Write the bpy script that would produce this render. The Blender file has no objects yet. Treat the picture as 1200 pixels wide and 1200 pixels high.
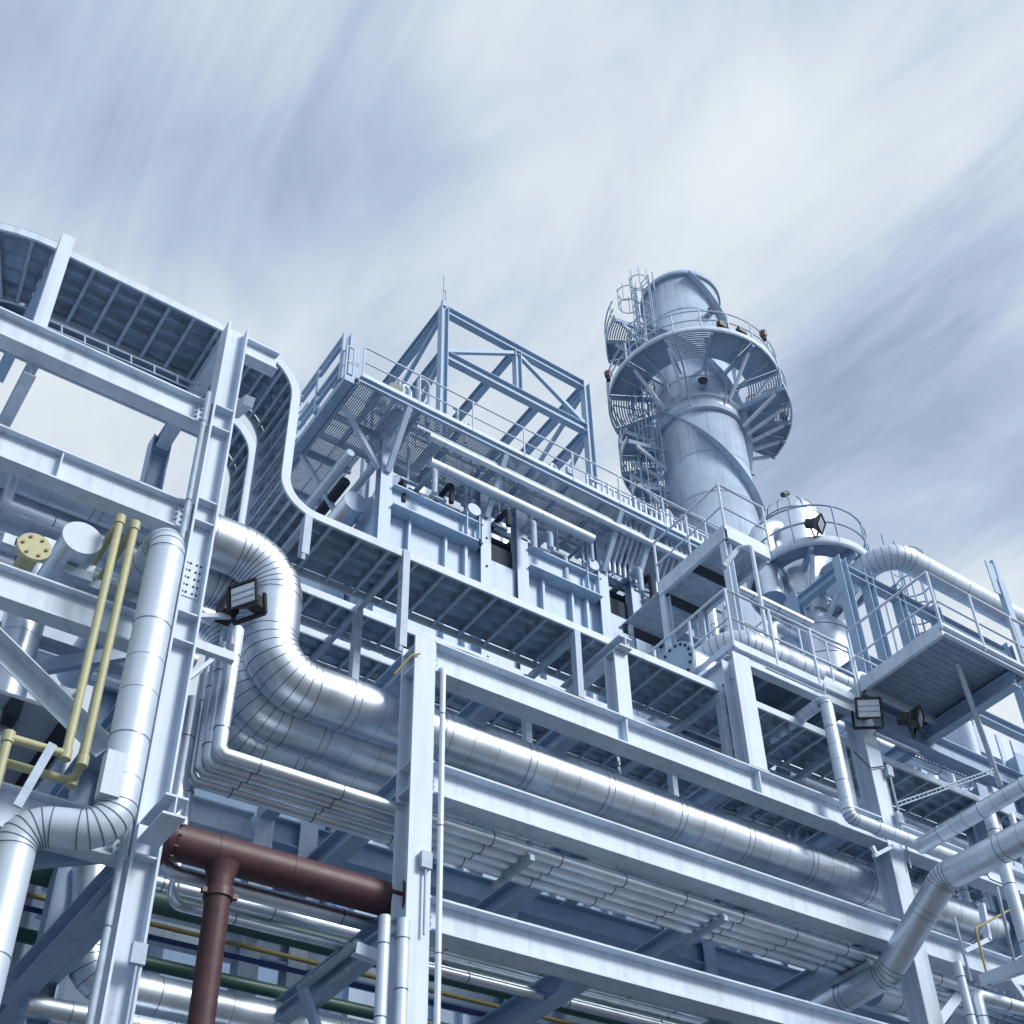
import bpy, math, random
from mathutils import Vector, Matrix
random.seed(7)
S = bpy.context.scene
COL = S.collection

# ------------------------------------------------------------------ camera
F, CX, CY = 1541.483, 711.96, 760.01          # focal length and principal point, in pixels of the 1200 px photograph
ROT = ((0.79586586, -0.6020962, -0.06385686),
       (0.33672392, 0.52779144, -0.77977766),
       (0.50320427, 0.59909629, 0.62279138))  # rows: right, down, forward
CAMPOS = Vector((0, 0, 1.7))
cd = bpy.data.cameras.new('camera'); cam = bpy.data.objects.new('camera', cd); COL.objects.link(cam)
r, d, f = (Vector(v) for v in ROT)
cam.matrix_world = Matrix.Translation(CAMPOS) @ Matrix((r, -d, -f)).transposed().to_4x4()
cd.sensor_width = 36.0; cd.sensor_fit = 'HORIZONTAL'
cd.lens = F / 1200 * 36
cd.shift_x = (600 - CX) / 1200; cd.shift_y = (CY - 600) / 1200
cd.clip_start = 0.1; cd.clip_end = 2000
S.camera = cam

def ray(px, py):
    a, b = (px - CX) / F, (py - CY) / F
    return r * a + d * b + f
def A(px, py, x=None, y=None, z=None):
    """the point of the real plane x=, y= or z= that the photograph shows at (px, py)"""
    k, v = (0, x) if x is not None else ((1, y) if y is not None else (2, z))
    q = ray(px, py)
    return CAMPOS + q * ((v - CAMPOS[k]) / q[k])

# ------------------------------------------------------------------ world, sun, exposure
EXPOSURE = 0.35
W = bpy.data.worlds.new("World"); S.world = W; W.use_nodes = True
nt = W.node_tree; N = nt.nodes; L = nt.links
for n in list(N): N.remove(n)
SUN_DIR = Vector((0.42, -0.78, 0.62)).normalized()
el = math.asin(SUN_DIR.z); az = math.atan2(SUN_DIR.x, SUN_DIR.y)
sky = N.new('ShaderNodeTexSky'); sky.sky_type = 'NISHITA'; sky.sun_disc = False
sky.sun_elevation = el; sky.sun_rotation = az
tc = N.new('ShaderNodeTexCoord')
sep = N.new('ShaderNodeSeparateXYZ'); L.new(tc.outputs['Generated'], sep.inputs[0])
def math_n(op, a, b=None, clamp=False):
    m = N.new('ShaderNodeMath'); m.operation = op; m.use_clamp = clamp
    for i, v in enumerate((a, b)):
        if v is None: continue
        if isinstance(v, (int, float)): m.inputs[i].default_value = v
        else: L.new(v, m.inputs[i])
    return m.outputs[0]
zc = math_n('MAXIMUM', sep.outputs[2], 0.06)
u = math_n('DIVIDE', sep.outputs[0], zc); v = math_n('DIVIDE', sep.outputs[1], zc)
comb = N.new('ShaderNodeCombineXYZ'); L.new(u, comb.inputs[0]); L.new(v, comb.inputs[1])
wd = ray(-800, 2030); wang = math.atan2(wd.y, wd.x)     # the wind that has drawn the clouds out
def streak(sx, sy, off, detail, rough, dist):
    mp = N.new('ShaderNodeMapping'); mp.vector_type = 'TEXTURE'
    mp.inputs['Rotation'].default_value = (0, 0, wang)
    mp.inputs['Scale'].default_value = (sx, sy, 1); mp.inputs['Location'].default_value = off
    L.new(comb.outputs[0], mp.inputs[0])
    nz = N.new('ShaderNodeTexNoise'); nz.inputs['Scale'].default_value = 1.0
    nz.inputs['Detail'].default_value = detail; nz.inputs['Roughness'].default_value = rough
    nz.inputs['Distortion'].default_value = dist
    L.new(mp.outputs[0], nz.inputs['Vector'])
    return nz.outputs[0]
n1 = streak(0.9, 0.30, (0.35, 0.1, 0), 6, 0.6, 1.1)
n2 = streak(0.5, 0.09, (3.0, 1.7, 0), 3, 0.5, 0.7)
n3 = streak(1.6, 0.8, (7.3, 2.2, 0), 2, 0.5, 0.3)
n4 = streak(0.40, 0.20, (1.3, 5.2, 0), 5, 0.6, 1.2)
mixn = math_n('ADD', math_n('ADD', math_n('MULTIPLY', n1, 0.44), math_n('MULTIPLY', n2, 0.10)), math_n('ADD', math_n('MULTIPLY', n3, 0.24), math_n('MULTIPLY', n4, 0.22)))
mixn = math_n('ADD', math_n('MULTIPLY', math_n('SUBTRACT', mixn, 0.5), 1.4), 0.525)
def blob(px, py, k, amp):
    """a broad brighter or darker bank of cloud in one direction of the sky"""
    dv = ray(px, py).normalized()
    dp = N.new('ShaderNodeVectorMath'); dp.operation = 'DOT_PRODUCT'; dp.inputs[1].default_value = dv
    nn = N.new('ShaderNodeVectorMath'); nn.operation = 'NORMALIZE'; L.new(tc.outputs['Generated'], nn.inputs[0])
    L.new(nn.outputs[0], dp.inputs[0])
    return math_n('MULTIPLY', math_n('EXPONENT', math_n('MULTIPLY', math_n('SUBTRACT', dp.outputs['Value'], 1.0), k)), amp)
for b in ((640, 130, 60, 0.10), (795, 225, 300, 0.10), (930, 230, 300, 0.07), (110, 480, 100, 0.26), (478, 165, 900, -0.11), (335, 190, 600, -0.10), (280, 40, 300, 0.05),
          (1125, 500, 110, -0.12), (950, 500, 160, -0.05), (60, 130, 120, -0.08), (250, 330, 160, -0.06), (1110, 80, 90, 0.02), (1060, 330, 300, -0.03),
          (1150, 775, 160, 0.26), (560, 420, 120, 0.03), (90, 300, 200, -0.03)):
    mixn = math_n('ADD', mixn, blob(*b))
rmp = N.new('ShaderNodeValToRGB'); L.new(mixn, rmp.inputs[0])
cr = rmp.color_ramp; cr.interpolation = 'B_SPLINE'
stops = [(0.26, (0.26, 0.335, 0.47)), (0.39, (0.39, 0.485, 0.66)), (0.49, (0.525, 0.62, 0.785)), (0.585, (0.645, 0.735, 0.835)), (0.75, (0.86, 0.92, 0.96))]
cr.elements[0].position, cr.elements[0].color = stops[0][0], (*stops[0][1], 1)
cr.elements[1].position, cr.elements[1].color = stops[-1][0], (*stops[-1][1], 1)
for p, c in stops[1:-1]:
    e = cr.elements.new(p); e.color = (*c, 1)
sc = N.new('ShaderNodeVectorMath'); sc.operation = 'SCALE'; L.new(rmp.outputs[0], sc.inputs[0]); sc.inputs['Scale'].default_value = 10.0 * 0.80
mx = N.new('ShaderNodeMix'); mx.data_type = 'RGBA'; mx.inputs['Factor'].default_value = 0.93
L.new(sky.outputs[0], mx.inputs['A']); L.new(sc.outputs[0], mx.inputs['B'])
bg = N.new('ShaderNodeBackground'); bg.inputs['Strength'].default_value = 0.1
L.new(mx.outputs['Result'], bg.inputs[0])
wo = N.new('ShaderNodeOutputWorld'); L.new(bg.outputs[0], wo.inputs[0])

sl = bpy.data.lights.new('sun', 'SUN'); sl.energy = 2.6; sl.angle = math.radians(18); sl.color = (1.0, 0.97, 0.93)
so = bpy.data.objects.new('sun', sl); COL.objects.link(so)
so.rotation_euler = SUN_DIR.to_track_quat('Z', 'Y').to_euler(); so.location = SUN_DIR * 80  # sky and sun share one direction
S.view_settings.view_transform = 'Standard'; S.view_settings.look = 'None'
S.view_settings.exposure = EXPOSURE; S.view_settings.gamma = 1.0

# ------------------------------------------------------------------ materials
def mat(name, col, rough=0.5, metal=0.0, var=0.12, scale=3.0, bump=0.0, streaks=0.0, fine=0.0):
    m = bpy.data.materials.new(name); m.use_nodes = True
    t = m.node_tree; n = t.nodes; l = t.links
    b = n['Principled BSDF']; b.inputs['Roughness'].default_value = rough; b.inputs['Metallic'].default_value = metal
    g = n.new('ShaderNodeNewGeometry')
    nz = n.new('ShaderNodeTexNoise'); nz.inputs['Scale'].default_value = scale; nz.inputs['Detail'].default_value = 5
    nz.inputs['Roughness'].default_value = 0.62
    l.new(g.outputs['Position'], nz.inputs['Vector'])
    mr = n.new('ShaderNodeMapRange'); mr.inputs['From Min'].default_value = 0.3; mr.inputs['From Max'].default_value = 0.7
    mr.inputs['To Min'].default_value = 1 - var; mr.inputs['To Max'].default_value = 1 + var * 0.5
    l.new(nz.outputs[0], mr.inputs[0])
    fac = mr.outputs[0]
    if streaks:
        mp = n.new('ShaderNodeMapping'); mp.inputs['Scale'].default_value = (9, 9, 0.35); l.new(g.outputs['Position'], mp.inputs[0])
        n2 = n.new('ShaderNodeTexNoise'); n2.inputs['Scale'].default_value = 1; n2.inputs['Detail'].default_value = 4; l.new(mp.outputs[0], n2.inputs['Vector'])
        m2 = n.new('ShaderNodeMapRange'); m2.inputs['From Min'].default_value = 0.5; m2.inputs['From Max'].default_value = 0.75
        m2.inputs['To Min'].default_value = 1; m2.inputs['To Max'].default_value = 1 - streaks
        l.new(n2.outputs[0], m2.inputs[0])
        mm = n.new('ShaderNodeMath'); mm.operation = 'MULTIPLY'; l.new(fac, mm.inputs[0]); l.new(m2.outputs[0], mm.inputs[1]); fac = mm.outputs[0]
    if streaks:
        n3 = n.new('ShaderNodeTexNoise'); n3.inputs['Scale'].default_value = 11; n3.inputs['Detail'].default_value = 6; n3.inputs['Roughness'].default_value = 0.7
        l.new(g.outputs['Position'], n3.inputs['Vector'])
        m3 = n.new('ShaderNodeMapRange'); m3.inputs['From Min'].default_value = 0.60; m3.inputs['From Max'].default_value = 0.72
        m3.inputs['To Min'].default_value = 1; m3.inputs['To Max'].default_value = 0.78
        l.new(n3.outputs[0], m3.inputs[0])
        mm = n.new('ShaderNodeMath'); mm.operation = 'MULTIPLY'; l.new(fac, mm.inputs[0]); l.new(m3.outputs[0], mm.inputs[1]); fac = mm.outputs[0]
    vm = n.new('ShaderNodeVectorMath'); vm.operation = 'SCALE'; vm.inputs[0].default_value = col; l.new(fac, vm.inputs['Scale'])
    l.new(vm.outputs[0], b.inputs['Base Color'])
    rr = n.new('ShaderNodeMapRange'); rr.inputs['To Min'].default_value = rough * 0.8; rr.inputs['To Max'].default_value = min(1, rough * 1.25)
    l.new(nz.outputs[0], rr.inputs[0]); l.new(rr.outputs[0], b.inputs['Roughness'])
    if bump:
        bn = n.new('ShaderNodeTexNoise'); bn.inputs['Scale'].default_value = fine or 6; bn.inputs['Detail'].default_value = 3
        l.new(g.outputs['Position'], bn.inputs['Vector'])
        bp = n.new('ShaderNodeBump'); bp.inputs['Strength'].default_value = bump; bp.inputs['Distance'].default_value = 0.02
        l.new(bn.outputs[0], bp.inputs['Height']); l.new(bp.outputs[0], b.inputs['Normal'])
    return m
M = dict(
    steel=mat('pale_blue_steel_paint', (0.58, 0.685, 0.81), 0.55, 0, 0.16, 1.1, streaks=0.20),
    steel2=mat('blue_grey_and_shaded_steel', (0.33, 0.465, 0.63), 0.5, 0, 0.15, 2.0, streaks=0.12),
    casing=mat('casing_paint', (0.43, 0.57, 0.74), 0.5, 0, 0.14, 0.8, bump=0.12, fine=2.0, streaks=0.16),
    galv=mat('galvanised_steel', (0.37, 0.465, 0.575), 0.6, 0.1, 0.25, 9),
    clad=mat('aluminium_cladding', (0.73, 0.81, 0.90), 0.39, 1.0, 0.18, 2.4, bump=0.035, fine=2.4),
    cladw=mat('matt_aluminium_cladding', (0.60, 0.70, 0.82), 0.48, 0.3, 0.08, 2.0, bump=0.03, fine=2),
    seam=mat('cladding_seam', (0.10, 0.13, 0.18), 0.5, 0.3), seam2=mat('cladding_band', (0.30, 0.36, 0.44), 0.45, 0.6),
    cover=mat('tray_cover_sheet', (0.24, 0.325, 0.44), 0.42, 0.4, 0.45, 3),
    dark=mat('dark_steel_and_shade', (0.03, 0.042, 0.065), 0.85, 0.0),
    red=mat('red_oxide_paint', (0.078, 0.034, 0.042), 0.5, 0, 0.3, 4, bump=0.1),
    yellow=mat('pale_yellow_paint', (0.43, 0.43, 0.25), 0.48, 0, 0.14, 6),
    ochre=mat('ochre_paint', (0.34, 0.28, 0.10), 0.5),
    green=mat('dark_green_paint', (0.035, 0.10, 0.082), 0.45, 0, 0.2, 4),
    blue=mat('deep_blue_paint', (0.03, 0.06, 0.22), 0.45),
    black=mat('black_lamp_housing', (0.012, 0.014, 0.018), 0.4, 0, 0.1),
    lens=mat('lamp_glass', (0.66, 0.72, 0.80), 0.15, 0.2, 0.1, 20),
    orange=mat('red_warning_glass', (0.14, 0.068, 0.058), 0.4),
    stack=mat('stack_steel', (0.44, 0.56, 0.71), 0.40, 0.1, 0.22, 0.6, bump=0.12, fine=1.0, streaks=0.25),
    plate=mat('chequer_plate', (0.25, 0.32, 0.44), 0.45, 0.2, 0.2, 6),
    hall=mat('hall_cladding', (0.49, 0.58, 0.70), 0.6, 0, 0.08, 0.5),
    ground=mat('concrete_ground', (0.11, 0.115, 0.125), 0.85, 0, 0.3, 0.5),
    rubber=mat('black_cable', (0.015, 0.015, 0.018), 0.6),
)

# ------------------------------------------------------------------ mesh builder
def basis(dv, up=(0, 0, 1)):
    dv = dv.normalized(); up = Vector(up)
    if abs(dv.dot(up.normalized())) > 0.999: up = Vector((0, 1, 0)) if abs(dv.y) < 0.9 else Vector((1, 0, 0))
    s = dv.cross(up).normalized(); return dv, s, s.cross(dv).normalized()
class MB:
    def __init__(self, m='steel'): self.v = []; self.f = []; self.ms = [m]; self.cur = 0
    def use(self, m):
        if m not in self.ms: self.ms.append(m)
        self.cur = self.ms.index(m); return self
    def add(self, vs, fs, smooth=False):
        o = len(self.v); self.v += [tuple(p) for p in vs]
        self.f += [(tuple(i + o for i in q), self.cur, smooth) for q in fs]; return self
    def hexa(self, c):
        return self.add(c, [(0, 3, 2, 1), (4, 5, 6, 7), (0, 1, 5, 4), (1, 2, 6, 5), (2, 3, 7, 6), (3, 0, 4, 7)])
    def box(self, x0, x1, y0, y1, z0, z1):
        return self.hexa([(x0, y0, z0), (x1, y0, z0), (x1, y1, z0), (x0, y1, z0), (x0, y0, z1), (x1, y0, z1), (x1, y1, z1), (x0, y1, z1)])
    def bar(self, p, q, w, h, up=(0, 0, 1)):
        p, q = Vector(p), Vector(q); _, s, t = basis(q - p, up); s = s * w / 2; t = t * h / 2
        return self.hexa([p - s - t, p + s - t, q + s - t, q - s - t, p - s + t, p + s + t, q + s + t, q - s + t])
    def ibeam(self, p, q, h, w, t=0.022, tw=0.014, up=(0, 0, 1)):
        p, q = Vector(p), Vector(q); _, s, n = basis(q - p, up)
        o = n * (h / 2 - t / 2)
        self.bar(p + o, q + o, w, t, up); self.bar(p - o, q - o, w, t, up)
        return self.bar(p, q, tw, h - 2 * t, up)
    def channel(self, p, q, h, w, up=(0, 0, 1), side=1, t=0.012):
        p, q = Vector(p), Vector(q); _, s, n = basis(q - p, up)
        o = n * (h / 2 - t / 2)
        self.bar(p + o, q + o, w, t, up); self.bar(p - o, q - o, w, t, up)
        so = s * side * (w / 2 - t / 2)
        return self.bar(p + so, q + so, t, h - 2 * t, up)
    def angle(self, p, q, a, up=(0, 0, 1), t=0.012, side=1):
        p, q = Vector(p), Vector(q); _, s, n = basis(q - p, up)
        self.bar(p, q, a, t, up)
        o = s * side * (a / 2 - t / 2) - n * (a / 2 + 0.0005)
        return self.bar(p + o, q + o, t, a - t, up)
    def tube(self, path, rad, n=14, caps=True):
        path = [Vector(p) for p in path]; k = len(path); R = rad if isinstance(rad, (list, tuple)) else [rad] * k
        tg = []
        for i in range(k):
            a = path[max(i - 1, 0)]; b = path[min(i + 1, k - 1)]
            if 0 < i < k - 1: tv = (path[i] - a).normalized() + (b - path[i]).normalized()
            else: tv = b - a
            tg.append(tv.normalized())
        _, s, _t = basis(tg[0]); vs = []
        for i in range(k):
            s = (s - tg[i] * s.dot(tg[i])).normalized(); t2 = tg[i].cross(s)
            vs += [path[i] + (s * math.cos(2 * math.pi * j / n) + t2 * math.sin(2 * math.pi * j / n)) * R[i] for j in range(n)]
        fs = [(i * n + j, i * n + (j + 1) % n, (i + 1) * n + (j + 1) % n, (i + 1) * n + j) for i in range(k - 1) for j in range(n)]
        self.add(vs, fs, True)
        if caps:
            keep = self.cur
            if self.ms[keep] in ('clad', 'cladw') and max(R) > 0.045: self.use('steel2')
            self.add(vs[:n], [tuple(reversed(range(n)))]); self.add(vs[-n:], [tuple(range(n))]); self.cur = keep
        return self
    def lathe(self, c, prof, n=32, a0=0.0, a1=2 * math.pi):
        """prof: (radius, z) pairs round the vertical axis at c"""
        c = Vector(c); full = abs(a1 - a0 - 2 * math.pi) < 1e-6; m = n if full else n + 1
        vs = [c + Vector((rr * math.cos(a0 + (a1 - a0) * j / n), rr * math.sin(a0 + (a1 - a0) * j / n), zz)) for rr, zz in prof for j in range(m)]
        fs = []
        for i in range(len(prof) - 1):
            for j in range(n if full else n):
                a, b = j, (j + 1) % m
                fs.append((i * m + a, i * m + b, (i + 1) * m + b, (i + 1) * m + a))
        return self.add(vs, fs, True)
    def ring(self, c, ax, rad, w, h=0.008, n=20):
        c = Vector(c); ax = Vector(ax).normalized(); p, q = c - ax * w / 2, c + ax * w / 2
        return self.tube([p, q], rad + h, n)
    def build(self, name, parent=None, base=Vector((0, 0, 0))):
        me = bpy.data.meshes.new(name)
        b = Vector(base)
        me.from_pydata([(p[0] - b.x, p[1] - b.y, p[2] - b.z) for p in self.v], [], [q[0] for q in self.f])
        me.polygons.foreach_set('material_index', [q[1] for q in self.f])
        me.polygons.foreach_set('use_smooth', [q[2] for q in self.f])
        for m in self.ms: me.materials.append(M[m])
        me.update()
        o = bpy.data.objects.new(name, me); COL.objects.link(o)
        if parent: o.parent = parent
        else: o.location = b
        return o
def tag(o, label, cat, group=None):
    o['label'] = label; o['category'] = cat
    if group: o['group'] = group
    return o
def struct(o): o['kind'] = 'structure'; return o
class Thing:
    def __init__(self, name, label, cat, base=(0, 0, 0), group=None):
        self.base = Vector(base)
        self.o = bpy.data.objects.new(name, None); COL.objects.link(self.o); self.o.location = self.base
        self.o.empty_display_size = 0.2
        tag(self.o, label, cat, group)
    def part(self, name, mb, parent=None, label=None):
        o = mb.build(name, parent or self.o, self.base)
        if label: o['label'] = label
        return o
    def move(self, name, src, off, parent=None):
        c = src.copy(); COL.objects.link(c); c.parent = parent or self.o; c.location = Vector(off); return c
def single(name, mb, label, cat, base, group=None): return tag(mb.build(name, None, Vector(base)), label, cat, group)

def fillet(pts, R, n=8):
    """list of ('s'|'e', points) pieces: straight runs and elbows"""
    pts = [Vector(p) for p in pts]; out = []; cur = pts[0]
    for i in range(1, len(pts) - 1):
        a = (pts[i - 1] - pts[i]).normalized(); b = (pts[i + 1] - pts[i]).normalized()
        th = math.acos(max(-1, min(1, a.dot(b)))); rr = R[i - 1] if isinstance(R, (list, tuple)) else R
        t = rr / math.tan(th / 2)
        p0 = pts[i] + a * t; p1 = pts[i] + b * t
        c = pts[i] + (a + b).normalized() * (rr / math.sin(th / 2))
        u = (p0 - c); w = (p1 - c); om = math.acos(max(-1, min(1, u.normalized().dot(w.normalized()))))
        arc = [(u * math.sin((1 - k / n) * om) + w * math.sin(k / n * om)) / math.sin(om) + c for k in range(n + 1)]
        out += [('s', [cur, p0]), ('e', arc)]; cur = p1
    out.append(('s', [cur, pts[-1]])); return out
def poly(pieces):
    o = []
    for k, p in pieces:
        for q in p:
            if not o or (q - o[-1]).length > 1e-4: o.append(q)
    return o
def big_pipe(name, label, cat, pts, R, rad, m='clad', every=1.1, n=32, goren=8, phase=0.4, double=False, group=None):
    """an insulated pipe: straight runs and gored elbows are parts, sheet seams stay in their mesh"""
    t = Thing(name, label, cat, pts[0], group)
    for kind, p in fillet(pts, R, goren):
        if (p[-1] - p[0]).length < 0.0005: continue
        mb = MB(m)
        if kind == 'e':
            c0, c1 = (p[1] - p[0]).normalized(), (p[2] - p[1]).normalized(); e0, e1 = (p[-1] - p[-2]).normalized(), (p[-2] - p[-3]).normalized()
            t0, t1 = (c0 - (c1 - c0) / 2).normalized(), (e0 + (e0 - e1) / 2).normalized()
            mb.tube([p[0] - t0 * 0.02] + p + [p[-1] + t1 * 0.02], rad + 0.0015, n, caps=False)
        else: mb.tube(p, rad, n)
        mb.use('seam')
        if kind == 'e':
            for i in range(len(p)):
                a = p[max(i - 1, 0)]; b = p[min(i + 1, len(p) - 1)]
                mb.ring(p[i], t0 if i == 0 else (t1 if i == len(p) - 1 else b - a), rad, 0.009, 0.004, n)
            t.part('elbow', mb)
        else:
            dv = p[1] - p[0]; ln = dv.length; s = phase; mb.use('seam2')
            while s < ln - 0.15:
                mb.ring(p[0] + dv * (s / ln), dv, rad, 0.010, 0.005, n)
                if double: mb.ring(p[0] + dv * ((s + 0.09) / ln), dv, rad, 0.008, 0.004, n)
                for q in (0.33, 0.62):
                    if s + every * q < ln - 0.1: mb.ring(p[0] + dv * ((s + every * q) / ln), dv, rad, 0.006, 0.002, n)
                s += every
            t.part('straight_section', mb)
    return t
def small_pipe(name, label, cat, pts, R, rad, m='clad', every=0, n=14, group=None, goren=6):
    pc = fillet(pts, R, goren); mb = MB(m); mb.tube(poly(pc), rad, n)
    if every:
        mb.use('seam')
        for k, p in pc:
            if k == 's':
                dv = p[1] - p[0]; ln = dv.length; s = every * 0.4
                while s < ln - 0.05:
                    mb.ring(p[0] + dv * (s / ln), dv, rad, 0.010, 0.004, n); s += every
    return single(name, mb, label, cat, pts[0], group)

def railing(t, pts, h=1.05, gap=1.1, rr=0.021, toe=True, mids=1, m='steel', ends=True, closed=False):
    pts = [Vector(p) for p in pts]
    if closed: pts = pts + [pts[0]]
    up = Vector((0, 0, 1))
    mb = MB(m)
    mb.tube([p + up * h for p in pts], rr, 8)
    for k in range(mids): mb.tube([p + up * h * (k + 1) / (mids + 1) for p in pts], rr * 0.8, 8)
    hr = t.part('handrail', mb)
    if toe:
        tb = MB(m)
        for a, b in zip(pts, pts[1:]): tb.bar(a + up * 0.07, b + up * 0.07, 0.008, 0.12)
        t.part('toe_board', tb)
    proto = None; acc = 0.0
    spots = []
    for i, (a, b) in enumerate(zip(pts, pts[1:])):
        ln = (b - a).length; n = max(1, round(ln / gap))
        for k in range(n + (1 if i == len(pts) - 2 and not closed else 0)): spots.append(a.lerp(b, k / n))
    for s in spots:
        if proto is None:
            proto = t.part('post', MB(m).tube([s, s + up * h], rr, 8)); p0 = s
        else: t.move('post', proto, s - p0)
def grating(t, x0, x1, y0, y1, z, step=0.09, along='x', m='galv', th=0.03, w=0.03, name='deck'):
    mb = MB(m); k = 0
    if along == 'x':
        n = int((x1 - x0) / step)
        for i in range(n + 1): mb.box(x0 + i * step, x0 + i * step + w, y0, y1, z, z + th)
        for j in range(int((y1 - y0) / 0.5) + 1): mb.box(x0, x1, y0 + j * 0.5, y0 + j * 0.5 + 0.02, z + th + 0.001, z + th + 0.02)
    else:
        n = int((y1 - y0) / step)
        for i in range(n + 1): mb.box(x0, x1, y0 + i * step, y0 + i * step + w, z, z + th)
        for j in range(int((x1 - x0) / 0.5) + 1): mb.box(x0 + j * 0.5, x0 + j * 0.5 + 0.02, y0, y1, z + th + 0.001, z + th + 0.02)
    return t.part(name, mb)

# ------------------------------------------------------------------ ground
struct(MB('ground').add([(-300, -300, 0), (300, -300, 0), (300, 300, 0), (-300, 300, 0)], [(0, 1, 2, 3)]).build('ground'))

# ------------------------------------------------------------------ columns (H sections)
def hcol_y(x0, x1, y0, y1, z0, z1, m='steel', plates=()):
    """flanges face the camera side (-y) and the back"""
    mb = MB(m); t = 0.022; xm = (x0 + x1) / 2
    mb.box(x0, x1, y0, y0 + t, z0, z1); mb.box(x0, x1, y1 - t, y1, z0, z1); mb.box(xm - 0.008, xm + 0.008, y0 + t, y1 - t, z0, z1)
    for z in plates: mb.box(x0 + 0.012, x1 - 0.012, y0 + t, y1 - t, z, z + 0.018)
    return mb
def hcol_x(x0, x1, y0, y1, z0, z1, m='steel', plates=()):
    mb = MB(m); t = 0.022; ym = (y0 + y1) / 2
    mb.box(x0, x0 + t, y0, y1, z0, z1); mb.box(x1 - t, x1, y0, y1, z0, z1); mb.box(x0 + t, x1 - t, ym - 0.008, ym + 0.008, z0, z1)
    for z in plates: mb.box(x0 + t, x1 - t, y0 + 0.012, y1 - 0.012, z, z + 0.018)
    return mb
def beam_x(x0, x1, y0, y1, ztop, h, m='steel'):
    return MB(m).ibeam((x0, (y0 + y1) / 2, ztop - h / 2), (x1, (y0 + y1) / 2, ztop - h / 2), h, y1 - y0)
def beam_y(x, y0, y1, ztop, h=0.3, w=0.2, m='steel'):
    return MB(m).ibeam((x, y0, ztop - h / 2), (x, y1, ztop - h / 2), h, w)

# ================================================================== LEFT RACK
LR = Thing('pipe_rack', 'tall pale blue pipe rack at the left edge with one thick column', 'pipe rack', (3.07, 10.03, 0))
pl = [A(250, 480, y=10).z, A(247, 505, y=10).z, A(232, 590, y=10).z, A(228, 615, y=10).z, A(210, 722, y=10).z, A(205, 755, y=10).z, A(150, 1005, y=10).z, 3.6, 4.0]
mb = hcol_x(2.945, 3.195, 9.9, 10.15, 0, 14.62, plates=pl)
zs = A(215, 672, y=10.02).z
mb.box(2.97, 3.17, 10.006, 10.016, zs - 0.28, zs + 0.22)
LR.part('column', mb)
bolts = MB('dark')
for i in range(5):
    for x in (3.0, 3.035, 3.10, 3.14): bolts.box(x - 0.009, x + 0.009, 9.996, 10.006, zs - 0.24 + i * 0.095, zs - 0.222 + i * 0.095)
LR.part('splice_bolts', bolts)
for px, py, h in ((0, 358.75, 0.38), (0, 496.2, 0.40), (0, 658, 0.37), (0, 915, 0.40)):
    zt = A(px, py, y=9.95).z
    LR.part('beam', beam_x(-6, 2.944, 9.95, 10.14, zt, h))
LR.part('column', hcol_x(2.945, 3.195, 13.9, 14.15, 0, 11.9, plates=(7, 9)))
for zt in (10.0, 7.8): LR.part('beam', beam_x(-6, 2.944, 13.95, 14.12, zt, 0.36, 'steel2'))
for x, zt in ((3.07, 7.55), (1.0, 10.02), (1.0, 7.75), (3.07, 9.95)):
    LR.part('cross_beam', beam_y(x, 10.17, 13.89, zt, 0.26, 0.24, 'steel2'))
LR.part('cross_beam', beam_y(1.13, 10.16, 12.2, 12.86, 0.2, 0.12))
# tray post above the upper beam, stub brackets on the column head
zb1 = A(0, 358.75, y=9.95).z
LR.part('tray_post', MB('steel').box(0.985, 1.125, 9.98, 10.1, zb1 + 0.002, 14.82))
LR.part('tray_bracket', MB('steel').ibeam((3.2, 10.03, 14.4), (3.62, 10.03, 14.4), 0.3, 0.16))
LR.part('tray_bracket', MB('steel').ibeam((3.07, 10.16, 14.66), (3.07, 12.19, 14.66), 0.2, 0.16))
LR.part('tray_bracket', MB('steel2').ibeam((1.05, 10.11, 14.72), (1.05, 12.3, 14.72), 0.16, 0.12))
LR.part('brace', MB('steel').bar(A(292, 470, y=10.2), (3.5, 10.9, 14.3), 0.12, 0.12))
# braces low down
p, q = A(-10, 735, y=10.05), A(130, 872, y=10.05)
LR.part('brace', MB('steel').angle(p, q, 0.16, side=-1))
LR.part('brace', MB('steel2').bar(A(20, 1010, y=10.3), A(135, 1001, y=10.3), 0.1, 0.12))
LR.part('brace', MB('steel2').ibeam(A(158, 1010, y=10.1), A(15, 1165, y=12.4), 0.24, 0.24))
LR.part('brace', MB('steel2').bar(A(0, 790, y=11.2), A(152, 765, y=11.2), 0.1, 0.14))
# bracket on the column that the white pipe passes
zb = A(165, 960, y=9.7).z
LR.part('bracket', MB('steel').ibeam((3.07, 9.35, zb), (3.07, 9.9, zb), 0.2, 0.2))
LR.part('column', hcol_x(2.95, 3.19, 12.2, 12.42, 0, 14.78, 'steel2', plates=(14.54, 14.76)))
# floodlight arm on the column
za = A(236, 757, y=10.0).z
LR.part('bracket', MB('steel').channel((3.2, 10.02, za), (3.62, 10.02, za), 0.1, 0.08))
p = A(272, 755, y=10.0)
LR.part('bracket', MB('steel').bar(p, A(275, 722, y=10.0), 0.03, 0.03).bar(A(232, 722, y=10.0), A(274, 722, y=10.0), 0.05, 0.05).bar(A(190, 820, y=10.06), A(263, 762, y=10.06), 0.07, 0.04))
small_pipe('conduit', 'thin galvanised conduit clipped to the left face of the tall column', 'conduit', [(2.86, 9.88, 13.25), (2.86, 9.88, 0.3)], 0.05, 0.03, 'galv', 1.2)

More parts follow.
